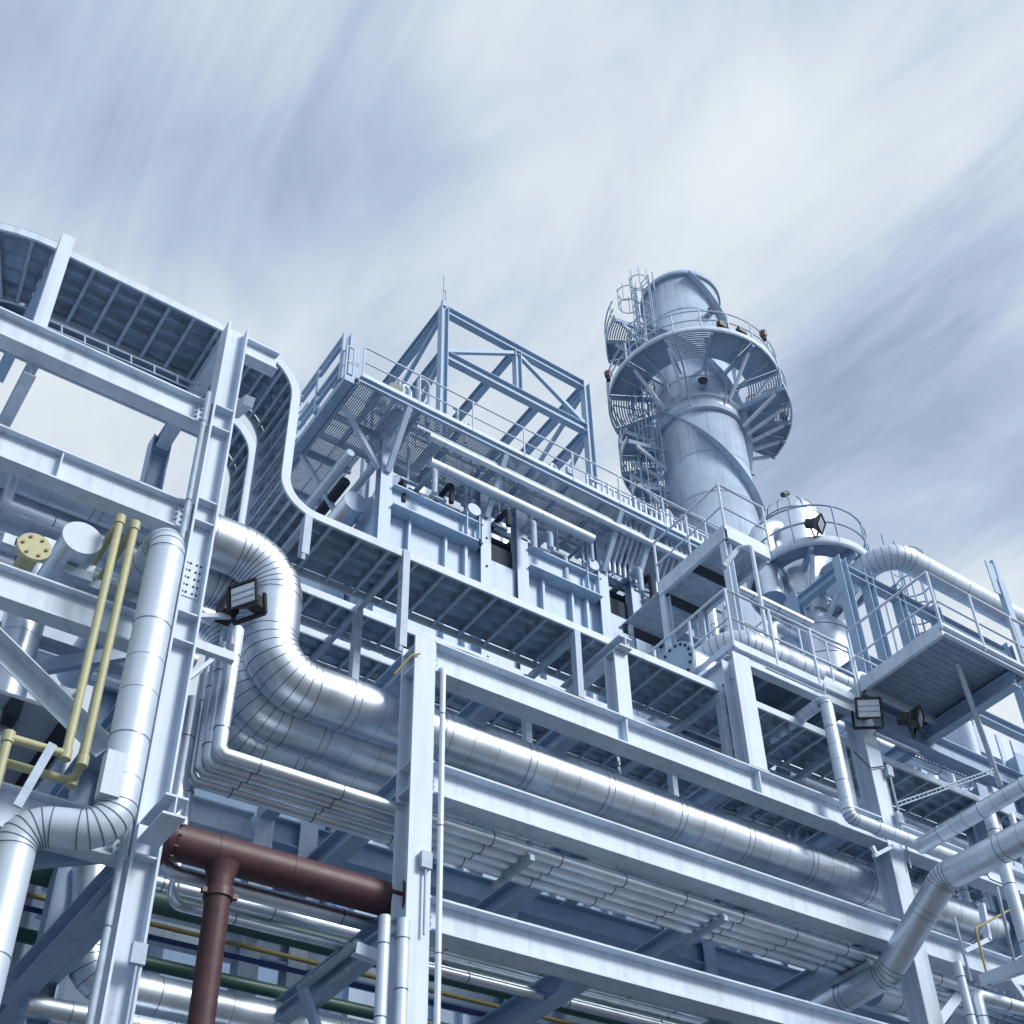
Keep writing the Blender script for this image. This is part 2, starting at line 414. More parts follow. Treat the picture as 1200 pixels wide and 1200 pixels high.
lb = None
for px, py, h in ((0, 358.75, 0.38), (0, 496.2, 0.40), (0, 658, 0.37), (0, 915, 0.40)):
    zt = A(px, py, y=9.95).z
    LR.part('end_plate', MB('steel').box(2.915, 2.935, 9.952, 10.036, zt - h + 0.03, zt - 0.03))
    for k in range(4):
        for dx in (0.0, -0.06):
            c = Vector((2.87 + dx, 10.036, zt - 0.08 - 0.075 * k))
            if lb is None: lb = LR.part('bolt', MB('galv').tube([c, c - Vector((0, 0.022, 0))], 0.016, 6)); lc = c
            else: LR.move('bolt', lb, c - lc)
for x in (-1.5, 0.4, 1.6):
    zt = A(0, 496.2, y=9.95).z; LR.part('stiffener', MB('steel').box(x, x + 0.014, 9.96, 10.037, zt - 0.375, zt - 0.025))
# ================================================================== MIDDLE RACK
MR = Thing('pipe_rack', 'lower steel pipe rack in the middle carrying three long horizontal beams', 'pipe rack', (5.76, 10.15, 0))
Z1, Z2, Z3 = 11.13, 9.51, 7.93
MR.part('column', hcol_y(5.63, 5.892, 10.0, 10.3, 0, 11.10, plates=(10.7, 10.98, 9.12, 9.44, 7.6)))
MR.part('column', hcol_y(13.17, 13.47, 10.0, 10.3, 0, 12.95, plates=(10.7, 11.1, 9.12, 9.47)))
for x0, m in ((5.63, 'steel'), (13.18, 'steel2'), (6.25, 'steel'), (9.4, 'steel2')):
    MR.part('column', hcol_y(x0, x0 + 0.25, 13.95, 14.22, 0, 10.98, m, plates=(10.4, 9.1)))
for z, h in ((Z1, 0.42), (Z2, 0.40), (Z3, 0.37)):
    MR.part('beam', beam_x(5.893, 13.169, 10.005, 10.265, z, h))
    MR.part('beam', beam_x(13.471, 19, 10.005, 10.265, z - (0 if z > 9 else 0.06), h))
    MR.part('beam', beam_x(5.9, 19, 13.98, 14.2, z - 0.2, 0.38, 'steel2'))  # back row takes a darker colour for the shadow it stands in
MR.part('beam', beam_x(3.3, 5.62, 13.98, 14.2, Z1 - 0.25, 0.38, 'steel'))
MR.part('beam', beam_x(3.3, 5.62, 13.98, 14.2, Z2 - 0.25, 0.38, 'steel'))
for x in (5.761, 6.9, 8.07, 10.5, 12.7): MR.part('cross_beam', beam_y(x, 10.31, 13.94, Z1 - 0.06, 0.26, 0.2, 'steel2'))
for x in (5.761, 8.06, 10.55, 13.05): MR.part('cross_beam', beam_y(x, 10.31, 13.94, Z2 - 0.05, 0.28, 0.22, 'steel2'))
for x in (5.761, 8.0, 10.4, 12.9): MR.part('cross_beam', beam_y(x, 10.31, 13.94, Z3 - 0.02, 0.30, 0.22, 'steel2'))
bo = None
for z in (Z1, Z2, Z3):
    for x, sgn in ((5.9, 1), (13.162, -1)):
        MR.part('end_plate', MB('steel').box(min(x, x + 0.018 * sgn), max(x, x + 0.018 * sgn), 10.03, 10.121, z - 0.375, z - 0.03))
        for k in range(4):
            c = Vector((x + 0.07 * sgn, 10.126, z - 0.09 - 0.075 * k))
            if bo is None: bo = MR.part('bolt', MB('galv').tube([c, c - Vector((0, 0.022, 0))], 0.016, 6)); bc = c
            else: MR.move('bolt', bo, c - bc)
# posts standing on the top beam
MR.part('post', hcol_y(10.68, 11.0, 10.01, 10.26, Z1 + 0.002, 13.05).box(10.66, 11.02, 10.0, 10.28, Z1 + 0.0025, Z1 + 0.02))
MR.part('post', hcol_y(8.52, 8.74, 10.02, 10.24, Z1 + 0.002, 12.15))
MR.part('bracket', MB('steel').ibeam((8.63, 9.9, 12.24), (8.63, 11.2, 12.24), 0.17, 0.2))
# web stiffeners of the top beam
for x in (8.63, 10.84): MR.part('stiffener', MB('steel').box(x - 0.01, x + 0.01, 10.02, 10.12, Z1 - 0.395, Z1 - 0.025))
small_pipe('conduit', 'thin white conduit with a bent top beside the near column of the middle rack', 'conduit',
           [(5.97, 10.12, 10.75), (5.97, 9.96, 10.75), (5.97, 9.96, 0.2)], 0.08, 0.032, 'cladw', 1.4)
small_pipe('conduit', 'short hooked cable tube bent over the head of the near column', 'conduit',
           [A(492, 766, y=9.97), A(482, 768, y=9.97), A(462, 790, y=10.05)], 0.08, 0.012, 'ochre')
small_pipe('conduit', 'white capped conduit just left of the near column, the inner one', 'conduit', [A(473, 1078, y=9.85), A(468, 1200, y=9.85) + Vector((0, 0, -6))], 0.05, 0.062, 'cladw', 0.5)
small_pipe('conduit', 'white capped conduit left of the near column, the outer one by the diagonal beam', 'conduit', [A(451, 1074, y=9.8), A(444, 1200, y=9.8) + Vector((0, 0, -6))], 0.05, 0.055, 'cladw', 0.7)

# ================================================================== CABLE TRAYS
def cable_tray(label, y0, y1, path, R, rails='steel', zoff=0.0, x_end=16.0, left_bend=False, posts=()):
    t = Thing('cable_tray', label, 'cable tray', path[0])
    pcs = fillet(path, R, 10); pl = poly(pcs)
    up = Vector((0, 0, 1))
    def sweep(mb, prof, y):            # sweep an XZ path with a profile (offset along the outward normal, dy)
        vs = []; k = len(prof)
        for i, p in enumerate(pl):
            a = pl[max(i - 1, 0)]; b = pl[min(i + 1, len(pl) - 1)]
            tv = (b - a).normalized(); nv = Vector((-tv.z, 0, tv.x))
            vs += [p + nv * n_ + Vector((0, y - p.y + dy, 0)) for n_, dy in prof]
        fs = [(i * k + j, (i + 1) * k + j, (i + 1) * k + (j + 1) % k, i * k + (j + 1) % k) for i in range(len(pl) - 1) for j in range(k)]
        fs += [tuple(range(k)), tuple(reversed([(len(pl) - 1) * k + j for j in range(k)]))]
        return mb.add(vs, fs)
    for y in (y0, y1 - 0.03):
        t.part('side_rail', sweep(MB(rails), [(0, 0), (0, 0.03), (0.11, 0.03), (0.11, 0)], y))
    # corrugated cover sheet on top
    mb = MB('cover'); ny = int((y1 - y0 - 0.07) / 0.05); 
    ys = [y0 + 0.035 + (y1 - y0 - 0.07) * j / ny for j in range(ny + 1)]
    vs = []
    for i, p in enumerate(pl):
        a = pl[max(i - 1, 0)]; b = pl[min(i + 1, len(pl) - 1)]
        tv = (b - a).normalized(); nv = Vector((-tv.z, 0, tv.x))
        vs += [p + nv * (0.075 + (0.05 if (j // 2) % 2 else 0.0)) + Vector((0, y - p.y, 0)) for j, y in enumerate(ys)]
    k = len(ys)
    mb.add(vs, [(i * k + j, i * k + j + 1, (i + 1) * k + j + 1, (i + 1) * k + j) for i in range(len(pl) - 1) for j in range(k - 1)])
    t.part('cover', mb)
    # rungs on the straight runs and round the bends
    proto = {}
    cnt = 0
    for kind, p in pcs:
        if kind == 'e':
            for i in range(1, len(p) - 1, 2):
                a, b = p[i - 1], p[i + 1]; tv = (b - a).normalized(); nv = Vector((-tv.z, 0, tv.x))
                c = p[i] + nv * 0.03
                t.part('rung', MB('galv').bar(Vector((c.x, y0 + 0.031, c.z)), Vector((c.x, y1 - 0.031, c.z)), 0.04, 0.03, nv))
            continue
        dv = p[1] - p[0]; ln = dv.length; key = 'v' if abs(dv.z) > abs(dv.x) else 'h'
        n = int(ln / (0.27 if max(p[0].z, p[1].z) > 13.5 else 0.38))
        tv = dv.normalized(); nv = Vector((-tv.z, 0, tv.x))
        for i in range(n):
            c = p[0] + dv * ((i + 0.5) / n) + nv * 0.03; cnt += 1
            if key not in proto:
                proto[key] = (t.part('rung', MB('galv').bar(Vector((c.x, y0 + 0.031, c.z)), Vector((c.x, y1 - 0.031, c.z)), 0.04, 0.03, nv)), c)
            else: t.move('rung', proto[key][0], c - proto[key][1])
    return t
TX = 3.97
tray1 = cable_tray('widest cable tray, nearest the viewer, dropping in an S bend from the tall rack', 10.30, 11.28,
                   [(1.0, 10.3, 14.9), (TX, 10.3, 14.9), (TX, 10.3, 12.5), (19.0, 10.3, 12.5)], [0.55, 0.5])
tray2 = cable_tray('cable tray running behind the nearest tray and dropping beside it', 11.50, 12.08,
                   [(0.4, 11.5, 14.9), (TX, 11.5, 14.9), (TX, 11.5, 12.5), (19.0, 11.5, 12.5)], [0.55, 0.5])
tray3 = cable_tray('straight cable tray farthest back of the three, in front of the boiler casing', 12.22, 12.75,
                   [(4.2, 12.22, 12.5), (9.0, 12.22, 12.5), (19.0, 12.22, 12.5)], [0.55])
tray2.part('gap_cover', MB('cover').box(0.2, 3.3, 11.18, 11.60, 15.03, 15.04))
# plan bend at the far left of the upper tray
mb = MB('steel'); c0 = Vector((1.0, 12.1, 0))
for rad in (1.80, 0.82):
    pts = [c0 + Vector((-rad * math.sin(a), -rad * math.cos(a), 14.9)) for a in [i * math.pi / 2 / 14 for i in range(15)]] + [c0 + Vector((-rad, 3, 14.9))]
    for a, b in zip(pts, pts[1:]): mb.bar(a + Vector((0, 0, .055)), b + Vector((0, 0, .055)), 0.03, 0.11)
BT = Thing('cable_tray', 'curved cable tray corner turning back into the depth at the upper left', 'cable tray', (1.0, 10.3, 14.9))
BT.part('side_rail', mb)
mb = MB('cover')
mb.lathe((c0.x, c0.y, 14.985), [(0.83 + 0.97 * k / 18, 0.05 if (k // 2) % 2 else 0) for k in range(19)], 14, math.pi, 1.5 * math.pi)
mb.box(-0.79, 0.17, 12.1, 15, 14.98, 14.99); BT.part('cover', mb)
for a in [math.radians(k) for k in (8, 20, 32, 44, 56, 68, 80)]:
    e = Vector((-math.sin(a), -math.cos(a), 0))
    BT.part('rung', MB('galv').bar(c0 + e * 0.84 + Vector((0, 0, 14.93)), c0 + e * 1.78 + Vector((0, 0, 14.93)), 0.04, 0.03))
# thin guard rail below the upper tray
gr = MB('galv').tube([A(45, 370, y=10.5), A(235, 452, y=10.5)], 0.012, 6).tube([A(45, 379, y=10.5), A(235, 461, y=10.5)], 0.012, 6)
for k in range(8):
    s = k / 7; gr.tube([A(45 + 190 * s, 370 + 82 * s, y=10.5), A(45 + 190 * s, 380 + 82 * s, y=10.5)], 0.012, 6)
single('ladder_rack', gr, 'narrow galvanised ladder rack along the underside of the upper cable tray', 'ladder rack', A(45, 380, y=10.5))
# galvanised hanger posts of the trays
def tray_post(x, label, zt=12.47, zb=11.13, cross=True, y=10.33, ye=13.0):
    t = Thing('tray_support', label, 'tray support', (x, y, zb))
    t.part('post', MB('galv').channel((x, y, zb), (x, y, zt), 0.11, 0.09, (0, 1, 0)))
    if cross: t.part('crossbar', MB('galv').bar((x, y - 0.03, zt - 0.06), (x, ye, zt - 0.06), 0.07, 0.09))
tray_post(5.63, 'galvanised post and crossbar under the trays just left of the near column', 12.6)
tray_post(8.15, 'galvanised post and crossbar under the trays left of the short bracket post')
tray_post(10.62, 'galvanised post and crossbar under the trays beside the tall post on the beam')
tray_post(13.0, 'galvanised post and crossbar under the trays behind the right column')
tray_post(4.35, 'galvanised crossbar under the trays where they level out after the drop', 12.49, 11.9)
tray_post(5.63, 'inner galvanised post carrying the back trays behind the silver pipe bend', 12.5, 10.9, False, 11.47)
tray_post(8.15, 'inner galvanised post carrying the back trays behind the long silver pipe', 12.5, 10.9, False, 11.47)
tray_post(10.62, 'inner galvanised post carrying the back trays, near the far end of the silver pipe', 12.5, 10.9, False, 11.47)

# ================================================================== LARGE INSULATED PIPES
def silver(yc, label, rad, dz=0.0, every=1.15, x_end=17.5):
    zu = A(250, 634, y=10.7).z + dz; zl = A(517, 865, y=10.7).z + dz; xv = A(320, 720, y=10.7).x
    return big_pipe('insulated_pipe', label, 'pipe', [(-4, yc, zu), (xv, yc, zu), (xv, yc, zl), (x_end, yc, zl)], [0.52, 0.52], rad, every=every, goren=9, double=True)
silver(10.70, 'large silver insulated pipe with a double elbow, nearest in front of the trays', 0.30)
silver(11.36, 'large silver insulated pipe with elbow, second in line behind the nearest one', 0.30)
silver(11.90, 'third silver insulated pipe with elbow, deepest behind the other two', 0.24, 0.02)
# hanger chain of the nearest pipe
xh = 9.0; zl = A(517, 865, y=10.7).z
ch = MB('galv')
for k in range(9):
    z0 = zl + 0.29 + k * 0.075
    if k % 2: ch.box(xh - 0.012, xh + 0.012, 10.66, 10.70, z0, z0 + 0.06)
    else: ch.box(xh - 0.02, xh + 0.02, 10.674, 10.686, z0, z0 + 0.06)
ch.tube([(xh, 10.68, zl + 0.29), (xh, 10.68, 11.0)], 0.008, 6)
ch.ring((xh, 10.7, zl), (1, 0, 0), 0.29, 0.03, 0.006, 32)
single('pipe_hanger', ch, 'galvanised chain hanger round the nearest silver pipe', 'pipe hanger', (xh, 10.7, 11.0))

# trio of small insulated pipes bent from vertical to horizontal
TR = [(10.34, 0.08, 268, 'front'), (10.52, 0.08, 0, 'second'), (10.68, 0.06, 0, 'third'), (10.84, 0.075, 0, 'last')]
z0 = A(262, 885, y=10.34).z; x0 = A(268, 800, y=10.34).x
for i, (y, rr, _, w) in enumerate(TR):
    nm = ('the front one', 'second in', 'third in', 'rearmost')[i]
    small_pipe('insulated_pipe', 'slim silver pipe with square corner below the big bends, ' + nm, 'pipe',
               [(x0 - 0.02 * i, y, 10.55 - 0.1 * i), (x0 - 0.02 * i, y, z0 - 0.01 * i), (18, y, z0 - 0.01 * i)], 0.05, rr, 'clad', 0.9, 18, 'slim silver pipes under the middle beam', 1)
for x in (7.3, 10.1, 12.6):
    hb = MB('galv').box(x - 0.03, x + 0.03, 10.27, 10.30, z0 - 0.1, Z2 - 0.41).box(x - 0.03, x + 0.03, 10.24, 11.0, z0 - 0.17, z0 - 0.10)
    single('pipe_hanger', hb, {7.3: 'galvanised strap hanger under the middle beam near the near column', 10.1: 'galvanised strap hanger under the middle beam halfway along', 12.6: 'galvanised strap hanger under the middle beam by the right column'}[x], 'pipe hanger', (x, 10.3, Z2 - 0.4))
# tall slim verticals right of the tall column
p = A(226, 820, y=10.75); zf = A(330, 1056, y=10.75).z
small_pipe('insulated_pipe', 'silver pipe hugging the right edge of the tall column, turning right below the red main', 'pipe', [p, (p.x, 10.75, zf), (19, 10.75, zf)], 0.12, 0.08, 'clad', 1.2, 18)
p = A(248, 760, y=10.95)
small_pipe('insulated_pipe', 'thin grey vertical pipe right of the tall column', 'pipe', [p, (p.x, 10.95, zf - 0.2), (19, 10.95, zf - 0.2)], 0.1, 0.05, 'clad', 1.3)

# red pipe
rp = Thing('fire_main', 'dark red oxide pipe with flanged end and a tee branch going down', 'pipe', A(190, 992, y=10.45))
pa, pb = A(192, 994, y=10.45), A(462, 1046, y=10.45); zr = (pa.z + pb.z) / 2
mb = MB('red').tube([(pa.x, 10.45, zr), (5.74, 10.45, zr)], 0.175, 28)
for x in (3.85, 4.6): mb.ring((x, 10.45, zr), (1, 0, 0), 0.175, 0.012, 0.004, 28)
rp.part('main_pipe', mb)
rp.part('flange', MB('red').tube([(pa.x - 0.03, 10.45, zr), (pa.x + 0.03, 10.45, zr)], 0.235, 24))
rp.part('flange', MB('red').tube([(5.74, 10.45, zr), (5.79, 10.45, zr)], 0.235, 24))
fb = MB('red')
for k in range(12):
    a = k * math.pi / 6 + 0.2; fb.tube([(pa.x + 0.031, 10.45 + 0.205 * math.cos(a), zr + 0.205 * math.sin(a)), (pa.x + 0.075, 10.45 + 0.205 * math.cos(a), zr + 0.205 * math.sin(a))], 0.016, 6)
rp.part('flange_bolts', fb)
xb = A(257, 1040, y=10.45).x
mb = MB('red').tube([(xb, 10.45, zr - 0.12), (xb, 10.45, zr - 0.20), (xb, 10.45, zr - 0.28), (xb, 10.45, 0)], [0.17, 0.135, 0.115, 0.112], 24)
rp.part('branch_pipe', mb)
rp.part('coupling', MB('red').tube([(xb, 10.45, zr - 0.46), (xb, 10.45, zr - 0.37)], 0.135, 24).box(xb - 0.17, xb - 0.12, 10.40, 10.45, zr - 0.44, zr - 0.39).box(xb + 0.12, xb + 0.17, 10.40, 10.45, zr - 0.44, zr - 0.39))

# white pipe with offset in front of the tall column
p0 = A(194, 640, y=9.55); zt = A(190, 622, y=9.55).z
xw = A(165, 800, y=9.55).x; zo = A(130, 975, y=9.55).z
t = big_pipe('insulated_pipe', 'pale matt pipe in front of the tall column with an offset near its foot', 'pipe',
         [(xw, 12.2, zt), (xw, 9.55, zt), (xw, 9.55, zo), (xw - 0.64, 9.80, zo), (xw - 0.64, 9.80, 0)], [0.27, 0.24, 0.24], 0.165, 'cladw', 1.25, 28, 6, 0.9)
sb = A(128, 905, y=9.4)
t.part('shoe_box', MB('steel').box(xw - 0.2, xw - 0.04, 9.37, 9.5, sb.z - 0.22, sb.z + 0.2))

# yellow pair
for (pxt, pyt), (pxb, pyb), yb, lab in (((141, 610), (77, 884), 9.6, 'pale yellow gas pipe in front of the lower left beams, the left of the pair'),
                                 ((158, 617), (97, 892), 9.6, 'pale yellow gas pipe in front of the lower left beams, the right of the pair')):
    a = A(pxt, pyt, y=yb); b = A(pxb, pyb, y=yb); x = (a.x + b.x) / 2
    t = Thing('gas_pipe', lab, 'pipe', (x, yb, b.z))
    if 'left of' in lab: pts = [(x, 10.6, a.z - 0.02), (x, yb, a.z), (x, yb, b.z), (x - 0.46, yb, b.z), (x - 0.46, yb, b.z - 3)]
    else: pts = [(x, 10.6, a.z - 0.02), (x, yb, a.z), (x, yb, b.z), (x, yb + 0.2, b.z - 0.09), (x - 1.6, yb + 0.2, b.z - 0.09)]
    t.part('pipe', MB('yellow').tube(poly(fillet(pts, 0.05, 4)), 0.038, 14))
    for p in pts[1:-1]: t.part('fitting', MB('yellow').tube([Vector(p) + Vector((0, 0, -0.05)), Vector(p) + Vector((0, 0, 0.05))], 0.049, 12))
single('clamp', MB('galv').bar(A(62, 872, y=9.52), A(20, 945, y=9.52), 0.07, 0.02, (0, 1, 0)), 'grey galvanised strap holding the yellow gas pipes', 'clamp', A(45, 900, y=9.52))
# yellow valve stub and big blind end sitting on the third beam
t = Thing('valve', 'pale yellow round flanged valve end standing on the left beam', 'valve', A(30, 655, y=10.0))
c = A(41, 640, y=9.85)
t.part('flange', MB('yellow').tube([c, c + Vector((0, 0.05, 0))], 0.15, 24))
t.part('body', MB('yellow').tube([c + Vector((0, 0.051, 0)), c + Vector((0, 0.5, -0.03))], 0.085, 16))
bm_ = MB('ochre')
for k in range(6):
    a = k * math.pi / 3; bm_.tube([c + Vector((0.105 * math.cos(a), -0.02, 0.105 * math.sin(a))), c + Vector((0.105 * math.cos(a), 0.01, 0.105 * math.sin(a)))], 0.016, 6)
t.part('bolts', bm_)
c = A(97, 630, y=9.8)
t = Thing('pipe_stub', 'silver insulated pipe stub with white blind end cap beside the yellow valve', 'pipe stub', c)
t.part('end_cap', MB('steel').tube([c, c + Vector((0, 0.02, 0))], 0.185, 28))
mb = MB('clad').tube([c + Vector((0, 0.021, 0)), c + Vector((0, 0.9, 0))], 0.18, 28); t.part('body', mb)
t.part('bracket', MB('galv').box(c.x - 0.05, c.x + 0.2, c.y + 0.2, c.y + 0.3, c.z - 0.3, c.z - 0.19))
for px, py, s in ((62, 642, 0.1), (98, 668, 0.1), (168, 620, 0.08), (12, 632, 0.06), (24, 637, 0.05)):
    p = A(px, py, y=10.25)
    single('junction_box', MB('steel').box(p.x - s, p.x + s, p.y, p.y + 0.12, p.z - s, p.z + s), {62: 'white junction box between yellow valve and silver stub', 98: 'white junction box under the silver stub end', 168: 'white junction box behind the top of the yellow pipes', 12: 'white junction box at the far left, the left of a small pair', 24: 'small white junction box at the far left, the right of a small pair'}[px], 'junction box', p)
# pipes lying on the third beam level
for i, (y, z, rr, m, lab) in enumerate(((10.32, 11.03, 0.05, 'cladw', 'thin white pipe under the second left beam'), (10.75, 10.95, 0.085, 'clad', 'silver pipe on the left rack behind the thin white pipe'),
                        (11.1, 10.6, 0.08, 'clad', 'silver pipe on the left rack behind the yellow valve'), (11.5, 11.25, 0.17, 'clad', 'thick silver pipe in shade under the second left beam'),
                        (11.45, 10.45, 0.07, 'galv', 'grey pipe low on the left rack behind the silver stub'), (12.2, 10.8, 0.10, 'clad', 'silver pipe deep inside the left rack'))):
    if i == 0:
        small_pipe('insulated_pipe', lab, 'pipe', [(1.29, y, 11.42), (1.29, y, z), (2.75, y, z)], 0.06, rr, m, 1.0)
    else: small_pipe('insulated_pipe', lab, 'pipe', [(-5, y, z), (3.6, y, z)], 0.05, rr, m, 0.9)
bx = MB('galv').channel((1.9, 10.4, 10.5), (2.9, 10.4, 10.5), 0.12, 0.1)
single('support_channel', bx, 'galvanised channel carrying the yellow pipes under the second beam', 'support', (1.9, 10.4, 10.5))
# thick grey vertical pipe behind, low left
p = A(30, 720, y=11.3)
big_pipe('insulated_pipe', 'thick grey vertical pipe behind the lower left beams', 'pipe', [(p.x, 11.3, p.z + 0.6), (p.x, 11.3, 0)], 0.1, 0.2, 'clad', 1.6)

# pale hall with dark roof beams behind the left rack
HL = Thing('turbine_hall', 'pale clad hall wall behind the left rack with dark ribs', 'building', (-2, 15.4, 0))
HL.part('wall', MB('hall').box(-14, 5.2, 15.4, 24, 0, 11.2))
HL.part('canopy', MB('hall').box(-6, 2.6, 10.9, 14.8, 9.32, 9.36))
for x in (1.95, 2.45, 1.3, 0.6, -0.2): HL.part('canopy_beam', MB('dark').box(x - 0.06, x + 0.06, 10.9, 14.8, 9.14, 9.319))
for k in range(14): HL.part('rib', MB('steel2').box(-8 + k, -7.92 + k, 15.3, 15.399, 0, 11.2))

# ---------------- low lines behind the middle rack
def xline(y, px, py, rr, m, lab, x0=2.0, x1=19, every=0, cat='pipe', nm='pipe'):
    z = A(px, py, y=y).z
    return small_pipe(nm, lab, cat, [(x0, y, z), (x1, y, z)], 0.05, rr, m, every, 18)
xline(12.5, 400, 1110, 0.13, 'green', 'dark green pipe running behind the red branch, upper of the green pair', every=2.5)
xline(12.9, 260, 1148, 0.075, 'green', 'dark green pipe running behind the red branch, lower of the green pair')
xline(12.9, 300, 1112, 0.028, 'ochre', 'thin ochre line below the upper dark green pipe')
xline(12.9, 300, 1127, 0.03, 'blue', 'thin deep blue line below the ochre line')
xline(11.85, 330, 1072, 0.075, 'clad', 'silver pipe below the red main, farther back', 3.4, 19, 1.2, nm='insulated_pipe')
for i in range(6):
    xline(11.0 + 0.13 * i, 560, 1108 + 9 * i, 0.028 if i else 0.035, 'galv' if i % 2 else 'clad', ('pale conduit under the lowest middle beam, nearest in the bundle', 'grey conduit under the lowest middle beam, second in the bundle', 'pale conduit under the lowest middle beam, third in the bundle', 'grey conduit under the lowest middle beam, fourth in the bundle', 'pale conduit under the lowest middle beam, fifth in the bundle', 'grey conduit under the lowest middle beam, last in the bundle')[i], 5.95, 19, 1.7, 'conduit', 'conduit')
xline(13.2, 330, 1075, 0.05, 'dark', 'dark blue grey pipe tucked under the upper green pipe')
t = big_pipe('insulated_pipe', 'large silver pipe low behind the tall column with an elbow rising at its left end', 'pipe',
         [A(95, 1085, y=12.3) + Vector((0, 0, 0.6)), A(100, 1150, y=12.3), Vector((9, 12.3, A(100, 1150, y=12.3).z - 0.02))], 0.34, 0.2, 'clad', 1.2, 28, 6)
big_pipe('insulated_pipe', 'silver pipe at the bottom left corner behind the white pipe', 'pipe', [A(30, 1178, y=12.2), A(60, 1180, y=12.2) + Vector((5, 0, 0))], 0.1, 0.11, 'clad', 1.0)
# diagonal support frame left of the near column
t = Thing('diagonal_frame', 'grey steel support arm with two tubes reaching down left from the near column', 'support', (5.6, 10.3, 7.5))
t.part('arm', MB('steel2').ibeam(A(470, 1085, y=10.2), A(300, 1215, y=12.6), 0.16, 0.14))
t.part('tube', MB('galv').tube([A(420, 1105, y=10.6), A(352, 1158, y=11.6)], 0.05, 12))
t.part('tube', MB('galv').tube([A(428, 1122, y=10.6), A(390, 1152, y=11.2)], 0.04, 12))
t.part('bracket', MB('steel').channel(A(415, 1112, y=10.5), A(450, 1125, y=10.5), 0.12, 0.1))
t.part('brace', MB('steel2').bar(A(355, 1160, y=11.4), A(375, 1215, y=11.4), 0.12, 0.06))

# ================================================================== BOILER CASING
CY0 = 18.0
CA = Thing('boiler_casing', 'large pale blue boiler casing with ribbed wall panels behind the trays', 'boiler', (13, CY0, 0))
CA.part('wall', MB('casing').box(9.30, 34, CY0 + 0.25, 27, 0, 22.35))
cx = [(9.15, 9.43), (11.70, 11.97), (12.68, 12.98), (15.03, 15.31), (16.02, 16.31), (18.4, 18.7), (19.4, 19.7)]
for a, b in cx: CA.part('column', hcol_y(a, b, CY0, CY0 + 0.25, 0, 24.0, 'casing'))
for (a, b) in ((9.43, 11.70), (12.98, 15.03), (16.31, 18.4)):
    CA.part('beam', MB('casing').ibeam((a + 0.001, CY0 + 0.06, 22.15), (b - 0.001, CY0 + 0.06, 22.15), 0.6, 0.36, 0.03, 0.02))
    w = b - a
    for k in (0.22, 0.62): CA.part('rib', MB('casing').box(a + w * k, a + w * k + 0.06, CY0 + 0.1, CY0 + 0.249, 0, 21.8))
    CA.part('rib', MB('casing').box(b - 0.35, b - 0.28, CY0 + 0.1, CY0 + 0.249, 0, 21.8))
    for z in (6, 10, 14, 18): CA.part('wall_beam', MB('casing').box(a + 0.001, b - 0.001, CY0 + 0.02, CY0 + 0.098, z, z + 0.3))
    CA.part('lug', MB('casing').tube([(b - 0.28, CY0 - 0.18, 22.7), (b - 0.28, CY0 + 0.02, 22.7)], 0.17, 16).box(b - 0.45, b - 0.43, CY0 - 0.15, CY0, 21.9, 22.6).box(b - 0.13, b - 0.11, CY0 - 0.15, CY0, 21.9, 22.6))
for (a, b) in ((11.97, 12.68), (15.31, 16.02), (18.7, 19.4)):
    for k in range(8): CA.part('tie_plate', MB('casing').box(a, b, CY0 + 0.12, CY0 + 0.14, 4 + 2.4 * k, 4.9 + 2.4 * k))
for k in range(6): CA.part('end_rib', MB('casing').box(9.18, 9.299, CY0 + 1.0 + k * 1.3, CY0 + 1.08 + k * 1.3, 0, 22.3))
for k in range(8): CA.part('bolt', MB('dark').box(11.83, 11.87, CY0 - 0.02, CY0 - 0.001, 16.2 + k * 0.85, 16.25 + k * 0.85))
for (a, b) in ((11.97, 12.68), (15.31, 16.02), (18.7, 19.4)): CA.part('recess_shade_panel', MB('dark').box(a + 0.002, b - 0.002, CY0 + 0.2, CY0 + 0.248, 0, 22.3))  # dark sheets put the shade of the gaps between paired columns into colour
CA.part('annex', MB('casing').box(8.6, 9.17, 19.4, 26.5, 0, 21.4))
for k, (x, y, z, y1, rr, m, lab) in enumerate(((8.9, 18.6, 22.2, 25, 0.28, 'clad', 'silver duct along the end of the boiler below the walkway corner'), (8.5, 18.3, 23.3, 25, 0.07, 'galv', 'grey pipe below the walkway corner at the boiler end'), (8.75, 18.9, 23.0, 25, 0.12, 'dark', 'dark pipe below the walkway corner at the boiler end'))):
    single('roof_pipe', MB(m).tube([(x, y, z), (x, y1, z)], rr, 18), lab, 'pipe', (x, y, z))
CA.part('roof_edge', MB('dark').box(9.5, 30, CY0 + 0.6, CY0 + 0.8, 22.36, 22.9))
for i, (y, z, rr, m, lab) in enumerate(((19.6, 23.0, 0.45, 'clad', 'fat foil clad duct on the boiler roof under the walkway'), (18.5, 22.75, 0.07, 'dark', 'dark thin pipe on the boiler roof edge'), (18.7, 23.35, 0.09, 'clad', 'silver thin pipe on the boiler roof edge'),
                         (18.25, 23.6, 0.05, 'galv', 'grey conduit right under the walkway grating'), (20.6, 23.4, 0.35, 'clad', 'second foil clad duct farther back on the boiler roof'))):
    xline_ = [(9.6 + 0.3 * i, y, z), (22, y, z)]
    single('roof_pipe', MB(m).tube(xline_, rr, 20), lab, 'pipe', xline_[0])
